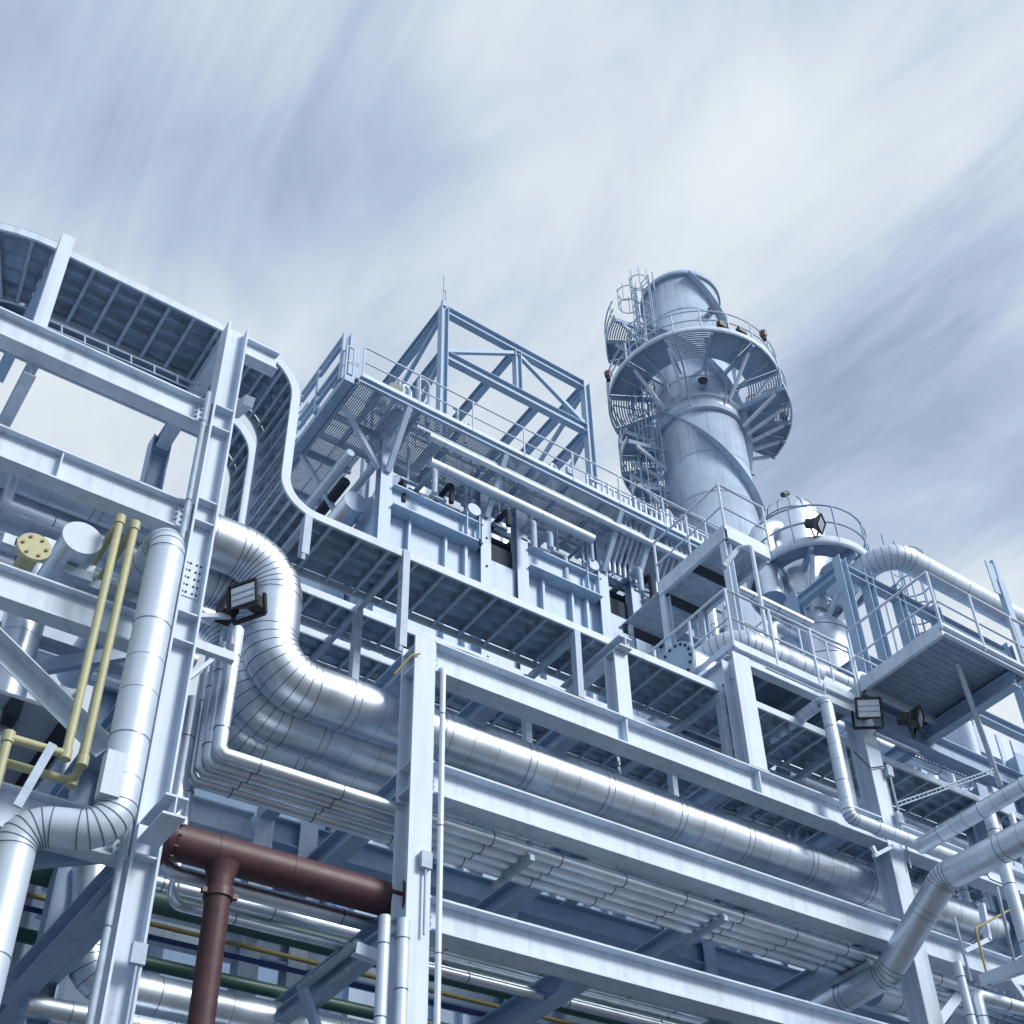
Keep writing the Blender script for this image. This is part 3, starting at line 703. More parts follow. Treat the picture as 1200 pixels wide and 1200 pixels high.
for k in range(14):
    x = 9.8 + 0.55 * k + 0.2 * (k % 3)
    single('roof_hanger', MB('galv' if k % 2 else 'steel2').box(x, x + 0.05, 18.02, 18.07, 22.9 - 0.1 * (k % 3), 23.95).box(x - 0.15, x + 0.25, 18.0, 18.09, 22.84 - 0.1 * (k % 3), 22.9 - 0.1 * (k % 3)), 'small steel hanger under the boiler walkway in a row above the wall panels', 'hanger', (x, 18.02, 23.95), 'hangers below the boiler walkway')
# pipes and penthouse equipment on the casing roof
for i, (y, z, rr, lab) in enumerate(((17.6, 23.25, 0.12, 'silver header pipe under the boiler walkway, lower and thicker'), (17.3, 23.7, 0.08, 'silver header pipe under the boiler walkway, upper and thinner'))):
    big_pipe('header_pipe', lab, 'pipe', [(9.9 if i else 10.1, y, z), (14.6 if i == 0 else 17.5, y, z)], 0.1, rr, 'cladw', 2.6)
big_pipe('header_pipe', 'pale pipe under the left end of the boiler walkway', 'pipe', [(9.3, 17.6, 23.6), (9.3, 20.5, 23.6)], 0.1, 0.09, 'cladw', 2)
big_pipe('header_pipe', 'lower pale pipe under the left end of the boiler walkway', 'pipe', [(8.4, 18.0, 22.9), (8.4, 21.5, 22.9)], 0.1, 0.09, 'cladw', 2)
for i, (x, y, rr, zb, zt, lab) in enumerate(((11.6, 21.5, 0.75, 22.36, 26.2, 'silver drum standing on the boiler roof at its left end'), (14.2, 21.2, 0.6, 22.36, 26.6, 'silver drum with domed top in the middle of the boiler roof'))):
    t = Thing('roof_drum', lab, 'drum', (x, y, zb))
    t.part('shell', MB('clad').lathe((x, y, 0), [(rr, zb), (rr, zt), (rr * 0.93, zt + 0.2), (rr * 0.7, zt + 0.38), (rr * 0.35, zt + 0.47), (0.01, zt + 0.5)], 28))
    t.part('nozzle', MB('clad').tube([(x, y, zt + 0.45), (x, y, zt + 0.9)], 0.16, 14))
for i, (x, y) in enumerate(((12.8, 19.5), (10.3, 19.6), (15.2, 19.4), (17.2, 20))):
    t = Thing('roof_pipe', ('silver gooseneck pipe rising from the boiler roof between the drums', 'silver gooseneck pipe rising from the boiler roof at the left', 'silver gooseneck pipe rising from the boiler roof right of the drums', 'silver gooseneck pipe on the boiler roof near the stack')[i], 'pipe', (x, y, 22.36))
    t.part('straight_section', MB('clad').tube(poly(fillet([(x, y, 22.36), (x, y, 23.3 + 0.2 * i), (x + 0.9, y + 0.3, 23.3 + 0.2 * i), (x + 0.9, y + 0.3, 22.36)], 0.3, 6)), 0.2, 16))
# ---- walkway round the casing
WK = Thing('walkway', 'long grated walkway with handrails bracketed off the top of the boiler casing', 'walkway', (13, 17.1, 24.1))
zd = A(423, 441, y=17.1).z + 0.02
xl = A(423, 441, y=17.1).x
WK.part('edge_beam', MB('steel2').channel((xl, 17.13, zd - 0.09), (19.5, 17.13, zd - 0.09), 0.2, 0.08, side=-1))
WK.part('edge_beam', MB('steel2').channel((xl, 19.0, zd - 0.09), (19.5, 19.0, zd - 0.09), 0.2, 0.08, side=1))
grating(WK, xl + 0.02, 19.4, 17.18, 18.95, zd - 0.02, 0.05, 'x', w=0.027)
grating(WK, xl + 0.02, 9.2, 18.97, 22.5, zd - 0.02, 0.05, 'y', w=0.027)
WK.part('edge_beam', MB('steel2').channel((xl - 0.03, 17.2, zd - 0.09), (xl - 0.03, 22.5, zd - 0.09), 0.2, 0.06))
WK.part('edge_beam', MB('steel2').box(xl - 0.3, xl - 0.07, 17.25, 22.5, zd - 0.16, zd + 0.02))
for x in [xl + 0.5 + 1.02 * k for k in range(11)]: WK.part('joist', MB('steel2').box(x, x + 0.06, 17.18, 18.95, zd - 0.16, zd - 0.022))
for y in (18.3, 19.6, 20.9): WK.part('joist', MB('steel2').box(xl + 0.02, 9.2, y, y + 0.08, zd - 0.17, zd - 0.022))
for x in (9.29, 11.835, 15.17, 16.165, 18.55):
    WK.part('bracket', MB('casing').bar((x, CY0 - 0.02, 22.8), (x, 17.14, zd - 0.2), 0.12, 0.12, (1, 0, 0)))
    WK.part('bracket', MB('casing').box(x - 0.05, x + 0.05, 17.18, 19, zd - 0.32, zd - 0.17))
WK.part('bracket', MB('casing').bar((9.15, CY0 + 0.1, 22.9), (8.1, 17.9, zd - 0.2), 0.1, 0.1, (0, 1, 0)))
WK.part('bracket', MB('casing').bar((9.15, CY0 + 1.5, 22.2), (8.0, 19.7, zd - 0.2), 0.1, 0.1, (0, 1, 0)))
railing(WK, [(xl + 0.05, 17.12, zd + 0.02), (19.4, 17.12, zd + 0.02)], 1.0, 1.35, 0.022)
railing(WK, [(xl - 0.25, 22.4, zd + 0.02), (xl - 0.25, 19.2, zd + 0.02)], 1.0, 1.3, 0.022)
railing(WK, [(xl - 0.28, 17.3, zd + 0.02), (xl - 0.1, 17.3, zd + 0.02)], 1.0, 1.3, 0.022, toe=False)
# framed equipment rack at the left end of the walkway
t = Thing('equipment_rack', 'steel frame holding equipment at the left end of the boiler walkway', 'equipment rack', (7.2, 18.0, zd))
xr = xl - 0.3
for y in (17.45, 18.6, 19.6): t.part('upright', MB('steel2').box(xr - 0.05, xr + 0.05, y - 0.05, y + 0.05, zd + 0.011, zd + 1.55))
for z in (zd + 1.5, zd + 1.25, zd + 0.6, zd + 0.3): t.part('crossbar', MB('steel2').box(xr - 0.04, xr + 0.04, 17.501, 19.5, z, z + 0.07))
t.part('cabinet', MB('steel2').box(xr + 0.08, xr + 0.2, 17.3, 17.42, zd + 0.15, zd + 1.5)); t.part('cabinet', MB('steel2').box(xr + 0.25, xr + 0.4, 17.45, 17.8, zd + 0.1, zd + 1.35))
t.part('pump', MB('galv').tube([(xr + 0.1, 18.0, zd + 0.5), (xr + 0.45, 18.0, zd + 0.5)], 0.13, 14))
t = Thing('valve_cluster', 'cluster of valves and a gauge behind the walkway handrail at its left part', 'valves', (9.6, 17.6, zd))
for k, (x, h) in enumerate(((9.2, 0.95), (9.45, 0.8), (9.7, 1.0), (9.95, 0.7))):
    t.part('spindle', MB('galv').tube([(x, 17.5, zd + 0.02), (x, 17.5, zd + h)], 0.06, 10)); t.part('bonnet', MB('casing').box(x - 0.1, x + 0.1, 17.42, 17.6, zd + 0.3 + 0.05 * k, zd + 0.55))
t.part('dial', MB('green').tube([(9.05, 17.36, zd + 0.5), (9.05, 17.42, zd + 0.5)], 0.17, 18))
t.part('loop_pipe', MB('galv').tube(poly(fillet([(10.1, 17.7, zd), (10.1, 17.7, zd + 1.7), (9.8, 17.7, zd + 1.7), (9.8, 17.7, zd + 1.1)], 0.14, 5)), 0.04, 8))
# rows of valve spindles along the right part of the walkway
t = Thing('valve_rack', 'dense rack of small valves and sample tubes behind the handrail near the stack', 'valves', (16, 17.7, zd))
for k in range(22):
    x = 14.75 + 0.17 * k; h = 0.75 + 0.25 * ((k * 7) % 5) / 4
    t.part('spindle', MB('cladw').tube([(x, 17.45, zd + 0.02), (x, 17.45, zd + h)], 0.035, 8).box(x - 0.05, x + 0.05, 17.4, 17.5, zd + 0.35, zd + 0.5))
for z in (0.3, 0.65, 0.95): t.part('crossbar', MB('steel').box(14.6, 18.6, 17.52, 17.56, zd + z, zd + z + 0.04))
# sample tubes dropping under the walkway
for k in range(13):
    x = 15.3 + 0.16 * k + (0.5 if k > 5 else 0)
    pts = [(x, 17.35, zd - 0.03), (x, 17.35, zd - 0.35), (x, 17.9, zd - 1.15), (x, 17.9, zd - 1.5)]
    single('sample_tube', MB('cladw').tube(poly(fillet(pts, 0.08, 3)), 0.035, 8), 'slim bent sample tube dropping below the walkway in a close row', 'tube', pts[0], 'sample tubes below the boiler walkway')
rnd = random.Random(3)
kinds = ('short capped valve stem', 'small elbowed vent pipe', 'small boxed instrument')
for k in range(36):
    x = 9.0 + 0.29 * k + rnd.uniform(-0.08, 0.08); y = rnd.choice((17.5, 17.8, 18.3, 18.7)); h = rnd.uniform(0.5, 1.25); c = k % 3
    if c == 0: mb = MB('galv').tube([(x, y, zd), (x, y, zd + h)], 0.04, 8).tube([(x - 0.11, y, zd + h), (x + 0.11, y, zd + h)], 0.035, 8).box(x - 0.08, x + 0.08, y - 0.06, y + 0.06, zd + 0.25, zd + 0.45)
    elif c == 1: mb = MB('cladw').tube(poly(fillet([(x, y, zd), (x, y, zd + h), (x + 0.25, y + 0.1, zd + h), (x + 0.25, y + 0.1, zd + h - 0.25)], 0.08, 4)), 0.04, 8)
    else: mb = MB('steel2').tube([(x, y, zd), (x, y, zd + h * 0.6)], 0.025, 6).box(x - 0.1, x + 0.1, y - 0.05, y + 0.05, zd + h * 0.6, zd + h * 0.6 + 0.22)
    single(('bleed_valve', 'vent_pipe', 'instrument_box')[c], mb, kinds[c] + ' standing in the row behind the boiler walkway handrail', ('valve', 'pipe', 'instrument')[c], (x, y, zd), ('valve stems', 'vent pipes', 'instrument boxes')[c] + ' along the boiler walkway')
for k in range(16):
    x = 9.7 + 0.62 * k + rnd.uniform(-0.1, 0.1); z = rnd.uniform(22.7, 23.6); rr = rnd.uniform(0.035, 0.09)
    pts = [(x, 19.4, z), (x, 17.75 + rnd.uniform(-0.2, 0.3), z), (x, 17.75, z - 0.4 - rnd.uniform(0, 0.6))]
    pts[2] = (pts[1][0], pts[1][1], pts[2][2])
    single('drop_pipe', MB(rnd.choice(('clad', 'galv', 'dark', 'steel2'))).tube(poly(fillet(pts, 0.12, 4)), rr, 10), 'short pipe bent down from under the boiler walkway above the wall panels', 'pipe', pts[0], 'bent pipes below the boiler walkway')
t = Thing('ladder_rack', 'galvanised cable ladder hung under the outer edge of the boiler walkway', 'ladder rack', (9.5, 17.4, 23.95))
for y in (17.3, 17.62): t.part('side_rail', MB('galv').box(9.6, 19.0, y, y + 0.02, 23.82, 23.9))
for k in range(32): t.part('rung', MB('galv').box(9.7 + 0.29 * k, 9.73 + 0.29 * k, 17.321, 17.619, 23.84, 23.87))
for k, (x, y) in enumerate(((12.2, 22.3), (13.6, 20.6), (15.6, 22.0), (17.6, 21.5))):
    z1 = 25.2 + 0.35 * (k % 3)
    t = Thing('silencer', ('silver silencer drum inside the roof frame at its left', 'silver silencer drum inside the roof frame at its centre', 'silver silencer drum inside the roof frame at its right', 'silver silencer drum right of the roof frame')[k], 'drum', (x, y, 22.36))
    t.part('shell', MB('clad').lathe((x, y, 0), [(0.4, 22.36), (0.4, z1), (0.3, z1 + 0.2), (0.01, z1 + 0.27)], 24))
    t.part('outlet', MB('cladw').tube(poly(fillet([(x, y, z1 + 0.2), (x, y, z1 + 0.8), (x + 0.5, y - 0.2, z1 + 0.8)], 0.2, 5)), 0.12, 12))
# ---- open frame on the roof
FR = Thing('roof_frame', 'open steel lifting frame standing on the boiler roof with cross bracing', 'frame', (13.9, 19.5, 22.4))
FY0, FY1 = 19.5, 23.6; FX0, FX1 = 11.5, 16.33; ZT, ZM = 31.95, 30.05
def hc(x, y, z0, z1, w=0.22): return MB('steel2').ibeam((x, y, z0), (x, y, z1), w, w, 0.02, 0.014, (1, 0, 0))
for x in (FX0, FX1):
    for y in (FY0, FY1): FR.part('column', hc(x, y, 22.36, ZT))
FR.part('column', hc((FX0 + FX1) / 2, FY0, ZM, ZT - 0.2, 0.2)); FR.part('column', hc((FX0 + FX1) / 2, FY1, ZM, ZT - 0.2, 0.2))
for z, h in ((ZT, 0.3), (ZM, 0.32)):
    for y in (FY0, FY1): FR.part('beam', beam_x(FX0 + 0.112, FX1 - 0.112, y - 0.1, y + 0.1, z, h, 'steel2'))
    for x in (FX0, FX1): FR.part('beam', beam_y(x, FY0 + 0.112, FY1 - 0.112, z, h, 0.2, 'steel2'))
for x in (13.0, 14.6): FR.part('beam', beam_y(x, FY0 + 0.102, FY1 - 0.102, ZM, 0.26, 0.18, 'steel2'))
FR.part('beam', beam_y((FX0 + FX1) / 2, FY0 + 0.112, FY1 - 0.112, ZT, 0.24, 0.16, 'steel2'))
xm = (FX0 + FX1) / 2
for a, b in (((FX0 + .1, FY0, ZM + .05), (xm, FY0, ZT - .3)), ((FX1 - .1, FY0, ZM + .05), (xm, FY0, ZT - .3)),
             ((FX0, FY0 + .1, ZT - .3), (FX0, FY1, ZM)), ((FX1, FY0 + .1, ZT - .3), (FX1, FY1, ZM)),
             ((FX0, FY0 + .1, ZM - .3), (FX0, FY1, 27)), ((FX1, FY0 + .1, ZM - .3), (FX1, FY1, 27))):
    FR.part('brace', MB('steel2').bar(a, b, 0.11, 0.11))
t = Thing('lightning_rod', 'thin lightning rod on the near corner of the open roof frame', 'lightning rod', (FX0, FY0, ZT))
t.part('base', MB('steel2').box(FX0 - 0.06, FX0 + 0.06, FY0 - 0.06, FY0 + 0.06, ZT, ZT + 0.25).tube([(FX0 + .06, FY0, ZT), (FX0 + .06, FY0, ZT + 0.75), (FX0, FY0, ZT + 0.75)], 0.02, 6))
t.part('rod', MB('steel2').tube([(FX0 - 0.02, FY0, ZT + 0.25), (FX0 - 0.02, FY0, ZT + 1.45)], 0.016, 6))

# ================================================================== STACK
SX, SY, SR = 25.75, 24.0, 1.62
zr_ = A(828, 513, y=SY).z; zp = zr_ + 2.05; ztop = 47.9
ST = Thing('chimney_stack', 'tall round steel chimney stack with helical fins and ring platforms', 'chimney', (SX, SY, 0))
ST.part('shell', MB('stack').lathe((SX, SY, 0), [(SR, 0), (SR, ztop), (SR - 0.06, ztop), (SR - 0.06, ztop - 3)], 56))
ST.part('rim', MB('steel2').lathe((SX, SY, 0), [(SR + 0.002, ztop - 0.25), (SR + 0.09, ztop - 0.25), (SR + 0.09, ztop + 0.03), (SR - 0.05, ztop + 0.03)], 56))
ST.part('collar', MB('stack').lathe((SX, SY, 0), [(SR + 0.002, zr_ - 0.38), (SR + 0.14, zr_ - 0.38), (SR + 0.14, zr_ - 0.32), (SR + 0.05, zr_ - 0.3), (SR + 0.05, zr_ + 0.3), (SR + 0.14, zr_ + 0.32), (SR + 0.14, zr_ + 0.38), (SR + 0.002, zr_ + 0.38)], 56))
for k in range(3):
    mb = MB('stack'); n = 90; H0, pitch = 24.0, 15.5
    vs = []
    for i in range(n + 1):
        z = H0 + (ztop - 0.3 - H0) * i / n; a = 2 * math.pi * (k / 3 - z / pitch) + 0.45
        c, s_ = math.cos(a), math.sin(a)
        for rr, dz in ((SR - 0.01, -0.02), (SR + 0.30, -0.02), (SR + 0.30, 0.02), (SR - 0.01, 0.02)): vs.append((SX + rr * c, SY + rr * s_, z + dz))
    fs = [(i * 4 + j, i * 4 + (j + 1) % 4, i * 4 + 4 + (j + 1) % 4, i * 4 + 4 + j) for i in range(n) for j in range(4)]
    ST.part('helical_fin', mb.add(vs, fs))
def arc_pts(rad, z, a0, a1, n): return [Vector((SX + rad * math.cos(math.radians(a0 + (a1 - a0) * i / n)), SY + rad * math.sin(math.radians(a0 + (a1 - a0) * i / n)), z)) for i in range(n + 1)]
def ring_platform(z, ri, ro, a0, a1, secs=8, rail=True, m='steel2', strut=1.9):
    root = ST.part('platform', MB('steel').lathe((SX, SY, 0), [(ro - 0.02, z - 0.12), (ro + 0.03, z - 0.12), (ro + 0.03, z + 0.14), (ro - 0.02, z + 0.14), (ro - 0.02, z - 0.12)], 48, math.radians(a0), math.radians(a1)))
    for k in range(secs):
        b0 = a0 + (a1 - a0) * (k + 0.03) / secs; b1 = a0 + (a1 - a0) * (k + 0.97) / secs
        if k % 3 == 1:
            gm = MB('galv'); rr = ri
            while rr < ro - 0.08:
                gm.lathe((SX, SY, 0), [(rr, z - 0.02), (rr + 0.05, z - 0.02), (rr + 0.05, z + 0.01), (rr, z + 0.01)], 8, math.radians(b0), math.radians(b1)); rr += 0.1
            ST.part('deck_grating', gm, root)
        else: ST.part('deck_plate', MB(m).lathe((SX, SY, 0), [(ri, z - 0.02), (ro - 0.03, z - 0.02), (ro - 0.03, z + 0.02), (ri, z + 0.02), (ri, z - 0.02)], 8, math.radians(b0), math.radians(b1)), root)
    for k in range(secs + (0 if a1 - a0 > 359 else 1)):
        a = math.radians(a0 + (a1 - a0) * k / secs); e = Vector((math.cos(a), math.sin(a), 0)); c = Vector((SX, SY, z))
        ST.part('radial_beam', MB('steel2').bar(c + e * (SR + 0.05) - Vector((0, 0, 0.16)), c + e * (ro - 0.03) - Vector((0, 0, 0.16)), 0.09, 0.2), root)
        if strut and (secs < 8 or k % 3 != 2): ST.part('strut', MB('steel').bar(c + e * (SR + 0.12) - Vector((0, 0, strut)), c + e * (ro - 0.35) - Vector((0, 0, 0.3)), 0.11, 0.11), root)
    if rail:
        mb = MB('steel')
        for h in (0.55, 1.1): mb.tube(arc_pts(ro, z + h, a0, a1, 48), 0.034, 6)
        ST.part('handrail', mb, root)
        for k in range(int((a1 - a0) / 18) + 1):
            a = math.radians(a0 + 18 * k); p = Vector((SX + ro * math.cos(a), SY + ro * math.sin(a), z))
            ST.part('post', MB('steel').tube([p, p + Vector((0, 0, 1.1))], 0.034, 6), root)
    return root
ring_platform(zp, SR + 0.5, 3.45, 0, 360, 12, strut=1.75)
ring_platform(zp - 3.4, SR + 0.25, 3.2, 118, 165, 3, strut=1.2)
up_ = ring_platform(zp + 3.6, SR + 0.25, 3.3, 128, 168, 2, strut=1.4)
ring_platform(zp - 1.5, SR + 0.3, 3.6, 292, 352, 4, strut=1.2)
ring_platform(zp - 5.4, SR + 0.25, 2.9, 112, 160, 3, strut=1.2)
def cage(ang, z0, z1, root_name='ladder'):
    a = math.radians(ang); e = Vector((math.cos(a), math.sin(a), 0)); t_ = Vector((-math.sin(a), math.cos(a), 0)); c = Vector((SX, SY, 0)) + e * (SR + 0.28)
    mb = MB('steel2')
    for s in (-0.23, 0.23): mb.tube([c + t_ * s + Vector((0, 0, z0)), c + t_ * s + Vector((0, 0, z1))], 0.03, 6)
    z = z0
    while z < z1: mb.tube([c - t_ * 0.23 + Vector((0, 0, z)), c + t_ * 0.23 + Vector((0, 0, z))], 0.02, 5); z += 0.3
    ld = ST.part('ladder', mb)
    cg = MB('steel2'); z = z0 + 2.2
    def hoop(zz): return [c + t_ * (0.38 * math.sin(b)) + e * (0.35 - 0.42 * math.cos(b)) + Vector((0, 0, zz)) for b in [math.radians(20 + 320 * i / 12) for i in range(13)]]
    while z < z1: cg.tube(hoop(z), 0.022, 5); z += 0.9
    for i in (2, 4, 6, 8, 10):
        h0 = hoop(z0 + 2.2)[i]; cg.tube([h0, Vector((h0.x, h0.y, z1))], 0.02, 5)
    ST.part('ladder_cage', cg, ld)
cage(180, zp + 0.1, ztop + 0.3); cage(150, zp + 3.6, ztop + 0.8); cage(140, zp - 3.4, zp + 1.0); cage(158, 24, zp - 2.2); cage(128, zp - 5.4, zp - 2.2); cage(165, zp - 5, zp + 3.5)
for ang, z, lab in ((155, zp + 0.85, 0), (282, zp + 1.0, 0), (330, zp - 0.7, 0)):
    a = math.radians(ang); p = Vector((SX + 3.5 * math.cos(a), SY + 3.5 * math.sin(a), z))
    ST.part('warning_lamp', MB('orange').lathe((p.x, p.y, p.z), [(0.11, -0.16), (0.15, -0.04), (0.15, 0.12), (0.08, 0.2), (0.01, 0.22)], 14).use('dark').tube([p - Vector((0, 0, 0.35)), p - Vector((0, 0, 0.15))], 0.09, 10))
for ang in (248, 262):
    a = math.radians(ang); p = Vector((SX + 3.4 * math.cos(a), SY + 3.4 * math.sin(a), zp + 0.35))
    ST.part('lamp_box', MB('black').box(p.x - 0.2, p.x + 0.2, p.y - 0.1, p.y + 0.1, p.z - 0.12, p.z + 0.12))
ws = MB('steel2')
for k in range(12):
    z = 24.5 + 2.1 * k
    if abs(z - zr_) > 0.6: ws.ring((SX, SY, z), (0, 0, 1), SR, 0.05, 0.012, 56)
ST.part('weld_seams', ws)
for ang, z in ((262, zp + 3.4), (235, zr_ + 0.9), (250, zp + 1.3)):
    a = math.radians(ang); e = Vector((math.cos(a), math.sin(a), 0)); c = Vector((SX, SY, z))
    ST.part('port', MB('steel2').tube([c + e * (SR - 0.1), c + e * (SR + 0.28)], 0.13, 14).use('dark').tube([c + e * (SR + 0.281), c + e * (SR + 0.33)], 0.19, 14))
for ang in range(0, 360, 24):
    a = math.radians(ang); e = Vector((math.cos(a), math.sin(a), 0)); c = Vector((SX, SY, zp))
    ST.part('conduit', MB('galv').tube([c + e * 3.3 + Vector((0, 0, -0.2)), c + e * 2.0 + Vector((0, 0, -0.25 - 0.1 * (ang % 5))), c + e * 1.72 + Vector((0, 0, -1.0 - 0.2 * (ang % 7)))], 0.035, 6))
ST.part('rim_rod', MB('steel2').tube([A(767, 340, y=SY - 1.0), A(767, 340, y=SY - 1.0) + Vector((0, 0, 1.2))], 0.03, 6))
for k in range(5):
    z = zr_ - 1.5 - 1.6 * k; ST.part('step', MB('dark').box(SX + SR * 0.95, SX + SR + 0.5, SY - 0.5, SY - 0.46, z, z + 0.04))

# ================================================================== RIGHT CLUSTER
# --- right projecting platform
PZ = 13.6
RP = Thing('platform', 'railed platform with dark underside projecting forward above the right column', 'platform', (14.4, 9.3, PZ))
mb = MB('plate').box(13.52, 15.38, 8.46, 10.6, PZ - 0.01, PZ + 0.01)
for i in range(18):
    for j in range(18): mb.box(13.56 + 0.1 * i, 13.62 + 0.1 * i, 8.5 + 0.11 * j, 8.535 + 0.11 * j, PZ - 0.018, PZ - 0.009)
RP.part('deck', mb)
for y in (8.42, 10.05): RP.part('edge_beam', MB('steel').channel((13.47, y, PZ - 0.04), (15.42, y, PZ - 0.04), 0.16, 0.07, side=1 if y > 9 else -1))
for x in (13.48, 15.41): RP.part('edge_beam', MB('steel').channel((x, 8.46, PZ - 0.04), (x, 10.7, PZ - 0.04), 0.16, 0.07, side=-1 if x < 14 else 1))
RP.part('cross_beam', MB('steel2').ibeam((15.15, 8.5, PZ - 0.2), (15.15, 12.5, PZ - 0.2), 0.26, 0.18))
RP.part('cross_beam', MB('steel2').ibeam((13.6, 10.35, PZ - 0.3), (19, 10.35, PZ - 0.3), 0.36, 0.22))
railing(RP, [(13.47, 10.1, PZ), (13.47, 8.42, PZ), (15.42, 8.42, PZ), (18.0, 8.42, PZ)], 1.1, 0.85, 0.024)
RP.part('brace', MB('steel').tube([A(1113, 752, y=8.7), A(1172, 920, y=10.0)], 0.045, 12))
pst = A(1130, 850, y=10.6)
RP.part('column', MB('steel').tube([(pst.x, 10.6, pst.z + 0.02), (pst.x, 10.6, 0)], 0.14, 20))
# --- left low platform with manway
LP = Thing('platform', 'railed platform on the tall beam post carrying the bright bent pipe', 'platform', (11.5, 10.6, 13.2))
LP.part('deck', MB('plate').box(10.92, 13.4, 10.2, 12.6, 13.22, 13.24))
LP.part('edge_beam', MB('steel').ibeam((10.86, 10.13, 13.1), (13.45, 10.13, 13.1), 0.26, 0.14))
LP.part('edge_beam', MB('steel').ibeam((10.86, 10.21, 12.95), (10.86, 13.0, 12.95), 0.42, 0.16))
for x in (11.6, 12.3, 13.0): LP.part('joist', MB('steel2').box(x, x + 0.08, 10.21, 12.6, 13.1, 13.219))
railing(LP, [(10.82, 12.6, 13.25), (10.82, 10.1, 13.25), (13.4, 10.1, 13.25)], 1.08, 0.85, 0.024)
ct = MB('galv').tube(poly(fillet([(11.3, 10.0, 13.0), (12.5, 10.0, 13.0), (12.5, 10.0, 13.2)], 0.06, 4)), 0.015, 6)
LP.part('conduit', ct)
big_pipe('insulated_pipe', 'bright white insulated pipe bent round the corner of the middle platform', 'pipe', [(11.35, 12.4, 13.98), (11.35, 10.6, 13.98), (13.1, 10.6, 13.98)], 0.42, 0.22, 'cladw', 0.5, 24, 8)
t = Thing('blind_flange', 'blue grey bolted blind flange at the end of a drum left of the middle platform', 'flange', (10.35, 11.2, 13.0))
fc = A(791, 782, y=11.2)
t.part('disc', MB('steel2').tube([fc, fc + Vector((0.06, 0, 0))], 0.42, 32))
bm_ = MB('dark')
for k in range(18):
    a = k * math.pi / 9; p = fc + Vector((-0.02, 0.36 * math.cos(a), 0.36 * math.sin(a))); bm_.tube([p, p + Vector((0.02, 0, 0))], 0.025, 6)
t.part('bolts', bm_)
t.part('drum', MB('clad').tube([fc + Vector((0.062, 0, 0)), fc + Vector((2.4, 0, 0))], 0.36, 28))
# vertical pipe with elbow running right below platform
vp = A(967, 820, y=9.8); vb = A(996, 958, y=9.8)
big_pipe('insulated_pipe', 'slim pale pipe coming down in front of the right column and bending along the beam', 'pipe',
         [(vp.x, 11.0, vp.z), (vp.x, 9.8, vp.z), (vp.x, 9.8, vb.z), (15.0, 9.8, vb.z)], [0.1, 0.1], 0.092, 'cladw', 0.9, 20, 4)
big_pipe('insulated_pipe', 'pale pipe pointing forward at the right edge above the big elbow', 'pipe', [(13.3, 9.6, 10.48), (13.32, 6.4, 10.48)], 0.1, 0.115, 'clad', 0.7, 20)
MR.part('bracket', MB('steel').bar(A(1022, 992, y=9.75), A(1027, 1002, y=9.75), 0.05, 0.05).bar(A(1024, 1003, y=9.75), A(1045, 992, y=9.9), 0.05, 0.05))
big_pipe('insulated_pipe', 'large silver pipe with two angled elbows crossing in front of the right column', 'pipe',
         [A(940, 1198, x=12.75), A(1040, 1140, x=12.75), A(1107, 1028, x=12.75), A(1260, 950, x=12.75)], [0.35, 0.35], 0.19, 'clad', 1.1, 28, 4, 0.8, True)
for px, pyt, pyb, y, rr, lab in ((1158, 950, 1200, 8.6, 0.085, 'pale vertical pipe at the right edge, the left of three'), (1185, 955, 1200, 9.3, 0.05, 'thin vertical pipe at the right edge behind the pale one'),
                          (1128, 930, 1100, 11, 0.12, 'grey vertical pipe behind the forward pointing pipe')):
    p = A(px, pyt, y=y); small_pipe('insulated_pipe', lab, 'pipe', [p, (p.x, p.y, 0)], 0.1, rr, 'clad' if rr > 0.1 else 'cladw', 0.8, 18)
small_pipe('insulated_pipe', 'pale bent pipe with bright elbow low at the right edge', 'pipe', [A(1160, 1166, y=9.3) + Vector((3, 0, 0)), A(1143, 1166, y=9.3), A(1143, 1166, y=9.3) + Vector((0, 0, -6))], 0.1, 0.085, 'clad', 0.5, 20)
small_pipe('insulated_pipe', 'thin pale vertical pipe low at the right, beside the bent pipe', 'pipe', [A(1122, 1128, y=9.3), A(1122, 1128, y=9.3) + Vector((0, 0, -7))], 0.1, 0.055, 'cladw', 0.5, 16)
small_pipe('gas_pipe', 'thin ochre pipe with square bends low at the right edge', 'pipe', [A(1195, 1060, y=9.4), A(1143, 1088, y=9.4), A(1160, 1155, y=9.4)], 0.03, 0.016, 'ochre')
small_pipe('insulated_pipe', 'thick grey pipe deep behind the big elbow at the right', 'pipe', [(13.8, 11.3, 9.2), (20, 11.3, 9.2)], 0.1, 0.24, 'clad', 1.0, 24)
LD = Thing('corner_frame', 'light steel frame and braces at the lower right corner', 'support', A(1110, 1160, y=9.9))
LD.part('brace', MB('steel').bar(A(1098, 1200, y=10.4), A(1150, 1130, y=10.4), 0.14, 0.05, (0, 1, 0)))
LD.part('bracket', MB('steel').bar(A(1130, 1115, y=9.7), A(1160, 1100, y=9.7), 0.06, 0.06).bar(A(1150, 1060, y=9.7), A(1158, 1102, y=9.7), 0.1, 0.05))
LD.part('tube', MB('galv').tube([A(1168, 1040, y=9), A(1188, 1125, y=9), A(1230, 1105, y=9)], 0.025, 8)); LD.part('tube', MB('galv').tube([A(1118, 1075, y=9.6), A(1138, 1150, y=9.6)], 0.02, 8))
LD.part('beam', MB('steel').channel(A(1150, 1150, y=9.5), A(1260, 1110, y=8.2), 0.16, 0.1))
LD.part('brace', MB('steel').bar(A(1180, 1140, y=10), A(1215, 1190, y=10), 0.1, 0.05, (0, 1, 0)))
